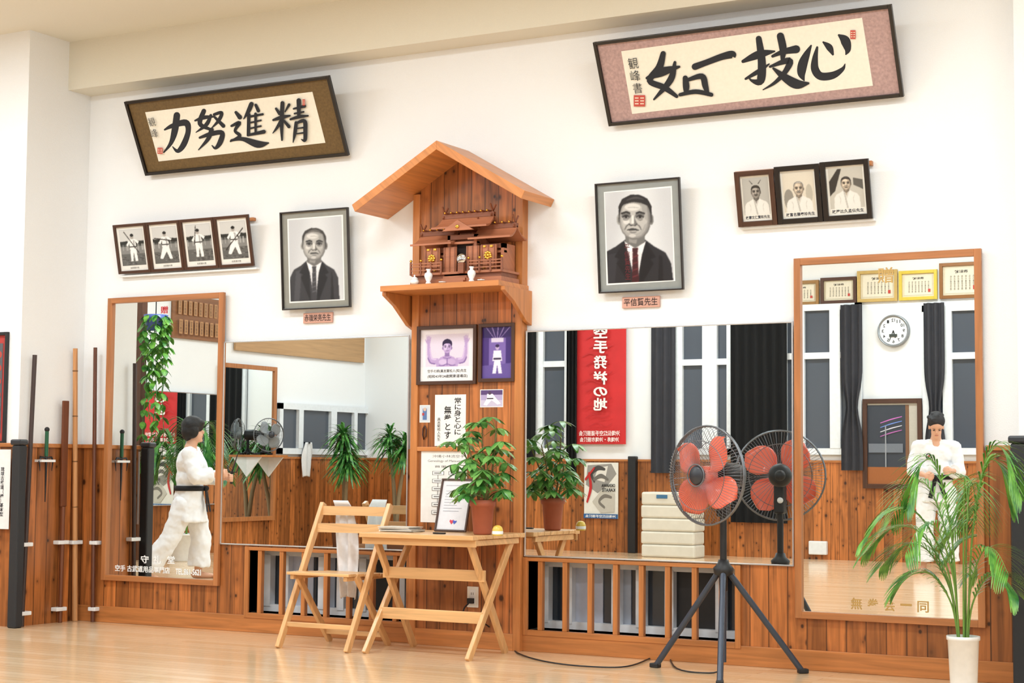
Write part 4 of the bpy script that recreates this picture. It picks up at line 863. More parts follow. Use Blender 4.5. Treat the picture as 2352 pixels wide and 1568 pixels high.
# ================================================================ FAN
def fan(c,zc,face,feet,R,label,blade,apexz=.4,nw=90,z0=0,lr=.015):
    th=thing("standing_fan",(c[0],c[1],z0),label,"fan")
    cx_,cy_=c;top=Vector((cx_,cy_,apexz))
    GM=pm((62,70,84),.35,.3)
    for f in feet:
        k=MB();f=Vector((f[0],f[1],z0+.012));d=(f-top).normalized();k.tube([top+Vector((d.x*.03,d.y*.03,.0)),f],lr,GM,12);k.done("leg",th)
        k=MB();d=(Vector((f.x,f.y,0))-Vector((cx_,cy_,0))).normalized();k.bar(f-d*.02,f+d*.03,.035,.022,BLK,side=Vector((-d.y,d.x,0)));k.done("foot",th,bevel=.004)
    k=MB();hb=min(.1,apexz-z0-.01);k.lathe((cx_,cy_,0),[(0,apexz-hb),(.02,apexz-hb),(.022,apexz-hb*.3),(.045,apexz-hb*.2),(.05,apexz+.01),(.03,apexz+.03),(.024,apexz+.05),(0,apexz+.05)],BLK,24)
    if z0==0:k.tube([(cx_,cy_,.06),(cx_,cy_,apexz)],.014,GM,16)
    k.done("hub",th)
    k=MB();k.tube([(cx_,cy_,apexz),(cx_,cy_,zc-.05)],.0165,BLK,16);k.done("pole",th)
    f=Vector((face[0],face[1],.0)).normalized();s=Vector((-f.y,f.x,0));u=Vector((0,0,1))
    mc=Vector((cx_,cy_,zc))-f*.02;hc=mc+f*.14
    k=MB();k.lathe(mc-f*.09,[(0,-.02),(.03,-.018),(.055,0),(.062,.04),(.062,.13),(.05,.15),(0,.15)],BLK,28,tuple(f));k.sph(mc-f*.1,(.03,.03,.03),BLK)
    for i in range(8):
        a=i*math.pi/4;k.bar(mc-f*.095+ (s*math.cos(a)+u*math.sin(a))*.02,mc-f*.08+(s*math.cos(a)+u*math.sin(a))*.045,.006,.004,pm((70,72,76),.4))
    k.done("motor_housing",th)
    if z0==0:
        k=MB();k.box(cx_-.028,cx_+.028,cy_-.03,cy_+.03,zc-.2,zc-.05,BLK);k.done("control_neck",th,bevel=.01)
        k=MB();k.lathe(Vector((cx_,cy_,zc-.13))-f*.032,[(0,.012),(.014,.01),(.016,0)],WHT,20,tuple(-f));k.done("knob",th)
    k=MB();wm=pm((120,124,130),.3,.8)
    def ring(r,off,w):
        pts=[hc+f*off+(s*math.cos(t*2*math.pi/48)+u*math.sin(t*2*math.pi/48))*r for t in range(49)];k.tube(pts,w,wm,6,False)
    ring(R,0,.005);ring(R*.99,-.012,.004);ring(R*.7,.058,.0018);ring(R*.22,.075,.003);ring(R*.7,-.06,.0018)
    for i in range(nw):
        a=i*2*math.pi/nw;e=s*math.cos(a)+u*math.sin(a);e2=s*math.cos(a+.25)+u*math.sin(a+.25)
        k.tube([hc+e2*R*.2+f*.075,hc+e2*R*.45+f*.07,hc+e*R*.72+f*.056,hc+e*R*.93+f*.03,hc+e*R],.0011,wm,4,False)
        if i%2==0:k.tube([hc+e*R*.25-f*.075,hc+e*R*.72-f*.058,hc+e*R*.93-f*.035,hc+e*R],.0012,wm,4,False)
    k.done("cage",th,fixn=False)
    k=MB();k.lathe(hc+f*.07,[(0,.012),(R*.16,.01),(R*.2,.0),(R*.2,-.01),(0,-.01)],pm((44,48,56),.35),32,tuple(f));k.done("cage_badge",th)
    k=MB();k.lathe(hc,[(0,.045),(.03,.042),(.045,.03),(.048,-.03),(0,-.03)],blade,28,tuple(f));k.done("hub_cap",th)
    for i in range(4):
        k=MB();a0=i*math.pi/2+math.radians(45);N,Mn=10,10;vs=[]
        for j in range(N+1):
            t=j/N;r=.035+(R*.9-.035)*t
            half=.34+.34*math.sin(math.pi*min(1,t*1.05)**.8)
            if t>.75:half*=math.sqrt(max(.02,1-((t-.75)/.25)**2))
            for l in range(Mn+1):
                w=l/Mn*2-1;a=a0+w*half+.2*t;tw=-w*.024*(1-.2*t)
                vs.append(hc+(s*math.cos(a)+u*math.sin(a))*r+f*(tw+.006))
        k.add(vs,[(j*(Mn+1)+l,j*(Mn+1)+l+1,(j+1)*(Mn+1)+l+1,(j+1)*(Mn+1)+l) for j in range(N) for l in range(Mn)],blade,True)
        o=k.done("fan_blade",th,fixn=False);sm=o.modifiers.new("s",'SOLIDIFY');sm.thickness=.002
BLD=pm((246,112,84),.3,0,.04,8,0,.4)
f1=onZ(1507,1533,0);f2=onZ(1842,1546,0);fcx,fcy=-3.157,-.42
fan((fcx,fcy),.955,(-math.sin(math.radians(20)),-math.cos(math.radians(20))),[(f1.x,f1.y),(f2.x,f2.y),(-3.02,-.8)],.238,"orange-bladed standing fan on a dark tripod with wire cage",BLD,apexz=.5)
ff=onX(636,1010,LEFTX+.3);fy_=-ff.y
fan((LEFTX+.16,fy_),1.09+.24,(.9,.45),[(LEFTX+.1,fy_-.07),(LEFTX+.1,fy_+.07),(LEFTX+.24,fy_)],.19,"grey-bladed fan standing on a small wooden shelf",pm((150,156,160),.3),apexz=1.12,nw=48,z0=1.1,lr=.01)
k=MB();k.box(LEFTX+.036,LEFTX+.28,fy_-.3,fy_+.2,1.075,1.1,PINEF)
for yy in(fy_-.26,fy_+.15):k.prism([(LEFTX+.036,yy,1.075),(LEFTX+.25,yy,1.075),(LEFTX+.036,yy,.84)],(0,.02,0),WHT)
k.done("wall_shelf",label="small wooden shelf on white brackets on the side wall",category="shelf",bevel=.002)
tw_=onX(716,1010,LEFTX+.1);towel(LEFTX+.1,-tw_.y,1.26,.4,.13,"white towel hanging from a hook on the side wall",(0,1,0),False)
k=MB();k.box(LEFTX+.03,LEFTX+.115,-tw_.y-.01,-tw_.y+.01,1.245,1.265,BLK);k.done("towel_hook",label="dark metal hook holding a white towel",category="hook")
pts=[plug,plug+Vector((0,-.05,-.03)),plug+Vector((.0,-.05,-.1)),onY(1110,1430,-.12)]+[onZ(x,y,.006) for x,y in((1165,1478),(1195,1502),(1260,1520),(1350,1530),(1440,1530),(1500,1508),(1530,1492))]+[Vector((f1.x+.12,f1.y-.02,.006)),Vector((fcx-.05,fcy,.006)),Vector((fcx-.01,fcy,.05))]
k=MB();k.tube([Vector(p) for p in catmull([tuple(p) for p in pts],6)],.004,BLK,8);k.done("power_cable",label="black power cable running along floor from outlet to fan",category="cable")
# ================================================================ WEAPONS
def staff(name,p0,p1,r0,r1,m,label,plane='X',nodes=0,y=0):
    xx=PX+T+.03
    a=onX(*p0,xx) if plane=='X' else onY(*p0,-.055);b=onX(*p1,xx) if plane=='X' else onY(*p1,-.055)
    b=Vector((b.x,b.y,.002));n=12;pts=[a.lerp(b,i/n) for i in range(n+1)]
    rs=[lerp(r0,r1,i/n) for i in range(n+1)]
    k=MB();k.tube(pts,rs,m,14)
    for i in range(nodes):
        p=a.lerp(b,(i+.5)/nodes);k.tube([p-Vector((0,0,.004)),p+Vector((0,0,.004))],r0*1.12,pm((120,80,40),.5),14)
    k.done(name,label=label,category="staff");return a,b
W_=(wood((60,44,40),'z',0,0,.35,.5),wood((110,60,34),'z',0,0,.35,.5),wood((196,140,90),'z',0,0,.35,.6),wood((96,54,36),'z',0,0,.35,.5))
staff("wooden_staff",(80,815),(50,1434),.014,.014,W_[0],"dark wooden fighting staff standing in a wall rack")
staff("wooden_staff",(173,800),(172,1424),.015,.018,W_[2],"pale mottled bamboo-like staff standing in a wall rack",nodes=6)
staff("wooden_staff",(219,798),(213,1426),.012,.014,W_[3],"reddish-brown wooden staff standing beside the tall mirror",'Y')
xx=PX+T+.03;a=onX(151,920,xx);b=onX(138,1426,xx);b.z=.002
k=MB();b0=a.lerp(b,.48)
k.bar(a,b0,.05,.016,W_[1],side=Vector((0,1,0)));k.tube([b0,b],[.016,.013],W_[1],14);k.done("wooden_oar",label="brown wooden oar weapon standing in a wall rack",category="oar",bevel=.004)
def sai(px,py0,py1,xx,label):
    a=onX(px,py0,xx);b=onX(px,py1,xx);steel=pm((60,62,66),.3,.9)
    th=thing("sai_dagger",b,label,"sai");z=a.z
    k=MB();k.tube([(xx,a.y,z-.0),(xx,a.y,z-.16)],.012,pm((30,90,60),.6),12);k.sph((xx,a.y,z+.005),.016,BLK);k.done("handle",th)
    k=MB();k.tube([(xx,a.y,z-.16),(xx,a.y,z-.44)],[.009,.003],steel,10)
    for s in(-1,1):k.tube([(xx,a.y,z-.17),(xx,a.y+s*.045,z-.165),(xx,a.y+s*.058,z-.19),(xx,a.y+s*.05,z-.25)],[.006,.006,.005,.002],steel,8)
    k.done("blade",th)
    k=MB();k.box(xx-.037,xx+.02,a.y-.06,a.y+.06,z-.195,z-.18,WHT);k.done("wall_hook",th)
sai(108,988,1090,PX+T+.037,"steel sai dagger with green handle hanging on white hook")
for x,y,pl in((56,1250,'X'),(139,1245,'X'),(171,1245,'X'),(219,1246,'Y'),(52,1408,'X'),(134,1398,'X'),(216,1398,'Y')):
    k=MB()
    if pl=='X':
        c=onX(x,y,PX+T+.02);k.box(PX+T,PX+T+.05,c.y-.045,c.y+.045,c.z-.012,c.z+.012,WHT)
    else:
        c=onY(x,y,-.045);k.box(c.x-.03,c.x+.03,-.07,-.02,c.z-.012,c.z+.012,WHT)
    k.done("staff_clip",label="white plastic clip holding a wooden staff on the wall",category="clip",group="staff clips",bevel=.004)
def post(x,y,z1,label,h=.034):
    k=MB();k.box(x-h,x+h,y-h,y+.03,.0,z1,pm((34,36,40),.6));k.box(x-h-.008,x+h+.008,y-h-.008,y+.03,z1,z1+.035,pm((40,42,48),.4));k.done("padded_post",label=label,category="padding",bevel=.01)
c=onY(41,1200,-.6);post(c.x,PY-.055,onY(44,1022,-.6).z,"black padded corner guard on a pine-clad pillar")
c=onY(2348,1200,-.2);post(c.x,-.185,onY(2334,1018,-.2).z,"black padded corner guard beside the potted palm",.045)
def lp(A):
    A.text("琉球古武道（棒）基本型",.77,.22,.86,.84,(40,40,50),.02,True);A.text("一、礼二、構え",.62,.1,.69,.5,(80,80,90),.01,True)
fr=mkfr((-60,1032),(33,1032),(33,1213),(-60,1213),-PY+T+.002,False);th=thing("instruction_sheet",fr.base(),"white sheet with vertical black writing on the pine wainscot","poster")
k=MB();k.fbox(fr,0,fr.w,0,fr.h,.035,.038,WHT);k.fbox(fr,.05,fr.w-.05,.05,fr.h-.05,0,.035,WHT);k.done("sheet",th);A=Art(fr,.0384,T=norm(fr),step=.0003);lp(A);A.done("print",th)
fr=mkfr((-150,766),(21,766),(16,1020),(-155,1020),-PY+.002,False);th=thing("framed_picture",fr.base(),"black framed red picture hanging on the white pillar","picture")
frameparts(th,fr,.02,BLK,BLK,.02,(180,60,56));A=Art(fr,.007,T=norm(fr));A.rect(.12,.1,.88,.9,(120,60,60));A.rect(.86,.1,.93,.9,(90,90,96))
for i in range(6):A.ell(.89,.2+.12*i,.03,.03,(180,70,60))
A.done("print",th)
# ================================================================ REAR WALL (seen in the mirrors)
FMW=pm((232,236,240),.4)
def rwin(n,x0,y0,x1,y1,muls,tr=None,mk=None):
    fr=(mk or rearfr)(x0,y0,x1,y1,REAR-.005 if mk is None else .005);k=MB();FM=FMW;w=.07
    k.fbox(fr,0,fr.w,0,fr.h,0,.01,GLR)
    for a in(0,fr.w-w):k.fbox(fr,a,a+w,0,fr.h,.01,.05,FM)
    k.fbox(fr,0,fr.w,0,w,.01,.05,FM);k.fbox(fr,0,fr.w,fr.h-w,fr.h,.01,.05,FM)
    for mpx,ww in muls:
        a,_=fr.ab(mpx,(y0+y1)/2);k.fbox(fr,a-ww/2,a+ww/2,w,fr.h-w,.01,.055,FM)
    if tr:
        _,b=fr.ab(x0,tr);k.fbox(fr,w,fr.w-w,b-.035,b+.035,.01,.05,FM)
    ST(k,"window_%d"%n)
rwin(3,1150,690,1328,1042,[(1247,.12),(1312,.07)],840)
rwin(4,1520,690,1690,1044,[(1564,.13),(1638,.18)],835)
rwin(5,1800,700,1985,1044,[(1845,.1),(1925,.12)],820)
rwin(6,2125,700,2300,1044,[(2182,.1)],820)
rwin(7,642,932,862,1044,[(690,.09),(765,.12),(815,.07)],None,leftfr)  # added window, stands in for windows reflected in a side-wall mirror
def curtain(x0,y0,x1,y1,label,m,tie=None):
    fr=rearfr(x0,y0,x1,y1,REAR-.09);k=MB();n=60;vs=[];rows=24
    for j in range(rows+1):
        b=fr.h*(1-j/rows);t=j/rows;sq=1.
        if tie:sq=1-.45*math.exp(-((t-tie)/.12)**2)
        for i in range(n+1):
            s=i/n;a=fr.w*(.5+(s-.5)*sq);vs.append(fr.P(a,b,.02*math.sin(s*2*math.pi*max(3,fr.w/.11))))
    k.add(vs,[(j*(n+1)+i,(j+1)*(n+1)+i,(j+1)*(n+1)+i+1,j*(n+1)+i+1) for j in range(rows) for i in range(n)],m,True)
    k.done("curtain",label=label,category="curtain",group="dark window curtains")
CG=pm((56,56,62),.9,0,.1,8);CB=pm((6,7,9),.95)
curtain(1500,690,1556,1086,"dark grey pleated curtain hanging beside the window",CG)
curtain(1683,680,1812,1200,"black drawn curtain hanging over the window",CB)
curtain(1935,700,1985,1080,"dark grey tied-back curtain beside the window",CG,.62)
curtain(2126,696,2174,1085,"dark grey tied-back curtain beside the window",CG,.62)
curtain(1306,700,1330,1090,"narrow black curtain beside the red banner",CB)
curtain(1150,700,1236,1050,"black curtain hanging over window",CB)
fr=rearfr(1331,600,1443,1020,REAR-.05);th=thing("hanging_banner",fr.base(),"long red hanging banner with vertical white characters","banner")
k=MB();k.fbox(fr,0,fr.w,0,fr.h,0,.006,pm((206,40,42),.7,0,.12,4));k.done("cloth",th)
A=Art(fr,.008,step=.0006)
for i in range(5):
    for j in range(3):
        yy=700+60*i+20*j;A.stroke([(1345+8*j,yy,2),(1362+8*j,yy-8,2.5),(1382+8*j,yy,2),(1400+6*j,yy-6,2)],(186,30,34))
for ch_,y0,y1 in(("縄",718,748),("沖",684,714),("空",752,778),("手",782,812),("発",817,848),("祥",853,884),("の",889,911),("地",914,943)):A.text(ch_,1371,y0,1403,y1,(244,236,232),.03)
A.text("沖縄伝統空手道振興会",1338,989,1432,1001,(240,226,222),.02);A.text("沖縄県・沖縄市振興会",1340,1004,1430,1015,(240,226,222),.02)
A.done("lettering",th)
fr=rearfr(1347,1062,1425,1190,REAR-.04);th=thing("karate_poster",fr.base(),"white and grey karate poster with blue bottom strip","poster")
k=MB();k.fbox(fr,0,fr.w,0,fr.h,0,.003,pm((232,228,218),.6));k.done("sheet",th)
A=Art(fr,.004,T=norm(fr),step=.0005)
A.poly([(.2,.02),(.9,.05),(.95,.4),(.6,.55),(.3,.4),(.05,.2)],(150,146,140));A.poly([(.3,.06),(.6,.1),(.7,.3),(.4,.35)],(226,220,210));A.stroke([(.4,.12,.05),(.6,.1,.09),(.78,.2,.08),(.7,.34,.05)],(70,68,66));A.stroke([(.3,.3,.04),(.5,.24,.08),(.7,.3,.06)],(110,106,100));A.poly([(.1,.55),(.5,.5),(.75,.7),(.5,.9),(.1,.88)],(196,190,178));A.stroke([(.2,.62,.05),(.4,.6,.07),(.55,.7,.06),(.4,.8,.05)],(120,114,106))
A.stroke([(.85,.2,.06),(.8,.45,.08),(.9,.7,.05)],(190,40,40));A.stroke([(.7,.1,.04),(.95,.3,.05)],(190,40,40))
A.text("OKINAWA",.08,.38,.48,.44,(20,20,20),.03);A.text("KARATE",.08,.46,.46,.52,(20,20,20),.03)
A.rect(0,.92,1,1,(44,96,150));A.text("沖縄伝統空手振興会",.05,.935,.95,.985,(240,240,240),.02);A.done("print",th)
c0=rearfr(2020,723,2092,798,REAR-.03);cc=c0.P(c0.w/2,c0.h/2);Rr=(c0.w+c0.h)/4
th=thing("wall_clock",c0.base(),"round white-faced clock with silver rim","clock")
k=MB();k.lathe(cc-Vector((0,.03,0)),[(0,.035),(Rr*.87,.035),(Rr*.9,.055),(Rr*.97,.06),(Rr,.045),(Rr,0),(0,0)],pm((150,154,158),.3,.6),48,(0,1,0));k.done("rim",th)
F2=Fr(cc,(-1,0,0),(0,0,1),Rr,Rr,'rear');A=Art(F2,.007,T=lambda x,y:(x,y),step=.001);A.ell(0,0,Rr*.86,Rr*.86,(236,238,238),n=40)
for i in range(1,13):
    a=math.pi/2-i*math.pi/6;x,y=math.cos(a)*Rr*.66,math.sin(a)*Rr*.66
    A.c+=.0001;text(A.mb,F2,str(i),x-Rr*(.07 if i<10 else .11),x+Rr*(.07 if i<10 else .11),y-Rr*.1,y+Rr*.1,pm((30,30,34),.5),A.c,.02)
A.stroke([(0,0,Rr*.07),(-Rr*.12,-Rr*.42,Rr*.06)],(20,20,20));A.stroke([(0,0,Rr*.055),(Rr*.25,-Rr*.62,Rr*.04)],(20,20,20));A.rect(-Rr*.25,-Rr*.38,Rr*.25,-Rr*.2,(60,66,60));A.done("dial",th)
for (x0,y0,x1,y1,fc) in((1802,646,1886,702,(150,110,60)),(1890,638,1972,698,(80,50,36)),(1974,622,2066,694,(196,164,96)),(2069,622,2157,690,(214,188,70)),(2162,604,2262,686,(140,92,44)),(2268,600,2360,680,(90,60,40))):
    fr=rearfr(x0,y0,x1,y1,REAR-.01);th=thing("framed_certificate",fr.base(),"framed certificate hanging high on the white wall","certificate","row of framed certificates")
    mm=pm(fc,.35,.2);frameparts(th,fr,.035,mm,mm,.03,(226,214,186));g=fr.sub(.05,fr.w-.05,.05,fr.h-.05);A=Art(g,.008,T=norm(g),step=.0008)
    A.rect(.02,.02,.98,.98,(226,216,194));A.text("表彰状",.3,.1,.7,.22,(60,50,40),.02)
    for i in range(7):A.text("右の者空手道",.12+.11*i,.3,.17+.11*i,.85,(90,80,70),.0,True)
    A.rect(.08,.7,.16,.85,(190,60,50));A.done("certificate",th)
fr=rearfr(1988,916,2124,1122,REAR-.02);fr.O.y=-REAR+.04;th=thing("framed_picture",fr.base(),"dark-framed glass with reflections of a dim room painted on","picture")
frameparts(th,fr,.05,DKFZ,DKF,.03,(40,44,52));A=Art(fr,.008,T=norm(fr),step=.0008);A.rect(.06,.04,.94,.96,(186,180,168));A.rect(.22,.07,.94,.76,(52,58,68));A.rect(.22,.07,.28,.76,(120,84,58));A.rect(.06,.76,.94,.96,(156,92,46))  # neon and room reflections painted as flat colour in place of mirror glass
for i in range(4):A.stroke([(.34,.2+.05*i,.008),(.52,.23+.05*i,.012),(.7,.27+.05*i,.008)],((200,110,190),(110,140,210),(210,210,220),(180,100,170))[i])
A.rect(.32,.5,.9,.6,(110,116,126));A.rect(.6,.3,.62,.76,(150,154,160));A.done("print",th)
fr=rearfr(1476,1116,1600,1288,REAR-.75);fr.O.z=0
th=thing("folded_mattress",(fr.P(fr.w/2,0)+Vector((0,-.15,0))),"cream folded mattress stack standing by the wainscot","mattress")
MT=pm((222,216,202),.9,0,.06,10,.3)
hh=.72
for i in range(5):
    k=MB();k.fbox(fr,.006*(i%2),fr.w-.006*((i+1)%2),hh/5*i,hh/5*(i+1)-.001,-.3,0,MT);k.done("mattress_fold",th,bevel=.022)
k=MB();k.fbox(fr,fr.w*.5,fr.w*.7,hh-.07,hh-.03,0,.006,pm((60,110,150),.6));k.done("tag",th)
k=MB();b=rearfr(1450,1048,1466,1282,REAR-.06).base();k.box(b.x-.05,b.x+.05,-REAR+.02,-REAR+.1,0,1.12,BLK);k.done("padded_post",label="black padded upright guard on the pine wainscot",category="padding",bevel=.01)
b=rearfr(1862,1242,1903,1273,REAR-.06);b.O.y=-REAR+.02;k=MB();k.fbox(b,0,b.w,0,b.h,0,.06,WHT);k.done("junction_box",label="white plastic box low on the pine wainscot",category="box",bevel=.01)
# ================================================================ LEFT WALL (seen in mirrors)
def lmirror(x0,y0,x1,y1,bw,m,label):
    fr=leftfr(x0,y0,x1,y1,.036);th=thing("wall_mirror",fr.base(),label,"mirror")
    k=MB();k.fbox(fr,bw*.5,fr.w-bw*.5,bw*.5,fr.h-bw*.5,0,.006,MIR);k.done("mirror_glass",th)
    frameparts(th,fr,bw,m,m,.025,None)
lmirror(330,900,506,1160,.01,ALU,"wide thin-edged mirror on the side wall")
lmirror(514,838,634,1196,.05,MFR,"tall mirror in orange wooden frame on the side wall")
fr=leftfr(402,684,520,782,.01);th=thing("name_board",fr.base(),"brown wooden board with rows of small name tags","name board")
k=MB();k.fbox(fr,0,fr.w,0,fr.h,0,.02,wood((140,92,56),'y',0,0,.5,.4));k.done("board",th)
A=Art(fr,.022,T=norm(fr),step=.001)
for r in range(2):
    for i in range(9):
        x=.06+.1*i;A.rect(x,.12+.45*r,x+.06,.45+.45*r,(184,136,90));A.text("空手道会",x+.015,.15+.45*r,x+.045,.42+.45*r,(60,36,20),0,True)
A.done("name_tags",th)
fr=leftfr(545,740,838,820,.01);k=MB();k.fbox(fr,0,fr.w,0,fr.h,0,.03,wood((180,142,100),'y',0,0,.5,.3));k.done("notice_board",label="long pale wooden board mounted on the side wall",category="board")
c=leftfr(322,700,334,1270,.3);x=LEFTX+.3;yy=c.P(c.w/2,0).y;k=MB();k.box(x-.04,x+.04,yy-.04,yy+.04,0,CZ,wood((96,58,34),'z',0,0,.4,.5));ST(k,"trim_9")
pc=leftfr(340,730,375,760,.5);px0=Vector((LEFTX+.55,pc.P(pc.w/2,0).y,pc.O.z));th=thing("hanging_pothos",px0,"trailing green pothos in a hanging blue and white pot","hanging plant")
k=MB();k.lathe(px0,[(0,0),(.09,0),(.12,.1),(.125,.16),(.1,.16),(0,.14)],pm((90,110,180),.3),24);k.done("pot",th)
k=MB();k.tube([px0+Vector((0,0,.14)),Vector((px0.x,px0.y,CZ))],.006,BLK,6);k.done("hanging_cord",th)
kl=MB();ks=MB();rr=random.Random(4)
for i in range(9):
    a=i*.9;p=px0+Vector((.1*math.cos(a),.1*math.sin(a),.15));L=(.5,1.5,.8,1.35,1.1,.7,1.45,.9,1.25)[i]
    pts=[p+Vector((.03*math.cos(a)*min(1,t*4)-.04*math.cos(a)*t+.03*math.sin(t*9+i),.03*math.sin(a)-.06*math.sin(a)*t,.06*math.sin(t*3)-L*t)) for t in [j/12 for j in range(13)]]
    ks.tube(pts,.004,LF3,5)
    for j in range(28):
        pq=pts[int(j/28*12)];aa=rr.random()*6.28;leaf(kl,pq,(math.cos(aa),math.sin(aa),-.6),(0,0,1),.085,.06,LF2,5,.4)
ks.done("vine",th);kl.done("foliage",th,fixn=False)
# ================================================================ PEOPLE
TEX=bpy.data.textures.new("cloth_creases",'CLOUDS');TEX.noise_scale=.09;TEX.noise_depth=2
def remesh(parts,vox,mat,name,parent,smooth=6,bf=.5,crease=0):
    k=MB()
    for p in parts:
        if p[0]=='c':
            _,a,b,r0,r1=p;a=Vector(a);b=Vector(b);n=max(2,int((b-a).length/.02))
            pts=[a.lerp(b,i/n) for i in range(n+1)];k.tube(pts,[r0+(r1-r0)*i/n for i in range(n+1)],mat,16);k.sph(a,r0*.99,mat,16,10);k.sph(b,r1*.99,mat,16,10)
        elif p[0]=='t':
            _,a,b,r0,r1=p;a=Vector(a);b=Vector(b);k.tube([a.lerp(b,i/4) for i in range(5)],[r0+(r1-r0)*i/4 for i in range(5)],mat,20)
        elif p[0]=='s':
            _,c,M,a0,b0,a1,b1,h=p;vs=[];n=28
            for j in range(6):
                t=j/5
                for i in range(n):
                    an=2*math.pi*i/n;fl=1+.05*t*math.sin(an*7);vs.append(Vector(c)+M@Vector((lerp(a0,a1,t)*fl*math.cos(an),lerp(b0,b1,t)*fl*math.sin(an),-h*t)))
            k.add(vs,[(j*n+i,j*n+(i+1)%n,(j+1)*n+(i+1)%n,(j+1)*n+i) for j in range(5) for i in range(n)]+[tuple(range(n))[::-1],tuple(range(5*n,6*n))],mat,True)
        elif p[0]=='e':k.sph(p[1],p[2],mat,24,16,p[3] if len(p)>3 else None)
    o=k.done(name,parent)
    r=o.modifiers.new("r",'REMESH');r.mode='VOXEL';r.voxel_size=vox;r.use_smooth_shade=True
    s=o.modifiers.new("s",'SMOOTH');s.iterations=smooth;s.factor=bf
    if crease:
        d=o.modifiers.new("d",'DISPLACE');d.texture=TEX;d.strength=crease;d.mid_level=.5;d.texture_coords='LOCAL'
    return o
SKIN=pm((214,164,136),.5,0,.03,12);HAIR=pm((18,16,18),.6,0,.3,60,.6);GI=pm((236,237,240),.9,0,.03,30,.5);BELT=pm((20,20,24),.8)
def person(base,fdir,J,label,grey=False,crest=False,hs=.93):
    f=Vector((fdir[0],fdir[1],0)).normalized();s=Vector((f.y,-f.x,0));B=Vector((base[0],base[1],0))
    def w(p):return B+f*p[0]+s*p[1]+Vector((0,0,p[2]))
    Mx=Matrix((( f.x,s.x,0),(f.y,s.y,0),(0,0,1)))
    th=thing("person",B,label,"person");P=[]
    hd=Vector(J['head']);nk=Vector(J['neck']);pit=J.get('pitch',0)
    HM=Mx@Matrix.Rotation(pit,3,'Y')*hs
    def hp(x,y,z):return w(hd)+HM@Vector((x,y,z))
    P.append(('e',hp(-.01,0,.03),(.086,.07,.084),HM));P.append(('e',hp(.02,0,-.045),(.058,.053,.065),HM));P.append(('e',hp(.078,0,-.012),(.018,.011,.02),HM));P.append(('e',hp(.072,0,-.046),(.012,.022,.007),HM));P.append(('e',hp(.058,0,-.088),(.022,.022,.018),HM))
    for q in(-1,1):P.append(('e',hp(-.01,q*.072,-.005),(.016,.008,.03),HM))
    P.append(('c',w(hd)-Vector((0,0,.05)),w(nk),.045,.05))
    ch,pv=Vector(J['chest']),Vector(J['pelvis'])
    P.append(('c',w(ch),w(pv),.1,.1));P.append(('c',w(nk),w(ch),.055,.095))
    for q in('l','r'):
        sh,el,wr=[Vector(v) for v in J['arm_'+q]];hi,kn,an=[Vector(v) for v in J['leg_'+q]]
        P.append(('c',w(nk+Vector((0,0,-.04))),w(sh),.045,.05));P.append(('c',w(sh),w(el),.045,.036));P.append(('c',w(el),w(wr),.034,.023))
        P.append(('c',w(pv),w(hi),.09,.08));P.append(('c',w(hi),w(kn),.075,.05));P.append(('c',w(kn),w(an),.048,.033))
        td=J['toe_'+q];toe=Vector((an.x+td[0],an.y+td[1],.02));P.append(('c',w((an.x-.03,an.y,.035)),w(toe),.033,.02));P.append(('c',w(an),w((an.x-.01,an.y,.04)),.034,.034))
        for i in range(5):
            lat=Vector((-td[1],td[0],0)).normalized()*(.012*(i-2));P.append(('c',w(toe+lat),w(toe+lat+Vector((td[0],td[1],0)).normalized()*.03),.009,.008))
        d=(wr-el).normalized();up=Vector((0,0,1));lat=d.cross(up).normalized();pn=lat.cross(d)
        pc=wr+d*.045;P.append(('e',w(pc),(.03,.02,.034)))
        for i in range(4):
            o_=pn*(.018*(1.5-i));k1=pc+d*.035+o_;ln=(.026,.03,.028,.022)[i];sg=1 if q=='l' else -1
            k2=k1+(d*.5+lat*sg*.5)*ln*1.2;k3=k2+(lat*sg-d*.5)*ln
            P.append(('c',w(pc+o_*.8),w(k1),.0095,.0095));P.append(('c',w(k1),w(k2),.009,.0085));P.append(('c',w(k2),w(k3),.0085,.0075))
        P.append(('c',w(wr+d*.02+pn*.018),w(pc+pn*.04+lat*(.015 if q=='l' else -.015)),.011,.0095));P.append(('c',w(pc+pn*.04+lat*(.015 if q=='l' else -.015)),w(pc+d*.03+pn*.035+lat*(.03 if q=='l' else -.03)),.0095,.008))
    remesh(P,.006,SKIN,"body",th,3)
    bz=pv.z+.1;c0=ch.lerp(pv,.8);jb=J.get('hem',.2)
    Jk=[('c',w(nk+Vector((-.01,0,-.035))),w(ch),.065,.11),('c',w(ch),w(pv+Vector((0,0,.08))),.11,.1)]
    Jk.append(('e',w(ch+Vector((0,0,.02))),(.108,.165,.13),Mx));Jk.append(('e',w((ch*.6+pv*.4)),(.115,.152,.14),Mx))
    Jk.append(('s',w(Vector((c0.x,c0.y,bz+.04))),Mx,.115,.145,.15,.185,jb+.04))
    for q in('l','r'):
        sh,el,wr=[Vector(v) for v in J['arm_'+q]];Jk.append(('c',w(nk+Vector((0,0,-.05))),w(sh),.055,.06));Jk.append(('c',w(sh),w(el),.062,.064));Jk.append(('t',w(el),w(el.lerp(wr,.72)),.06,.072))
    remesh(Jk,.01,GI,"jacket",th,2,.5,.03)
    Tr=[]
    for q in('l','r'):
        hi,kn,an=[Vector(v) for v in J['leg_'+q]];Tr.append(('c',w(pv+Vector((0,0,-.03))),w(hi),.1,.1));Tr.append(('c',w(hi),w(kn),.1,.085));Tr.append(('t',w(kn),w(kn.lerp(an,.88)),.084,.098))
    remesh(Tr,.01,GI,"trousers",th,2,.5,.03)
    k=MB();vs=[]
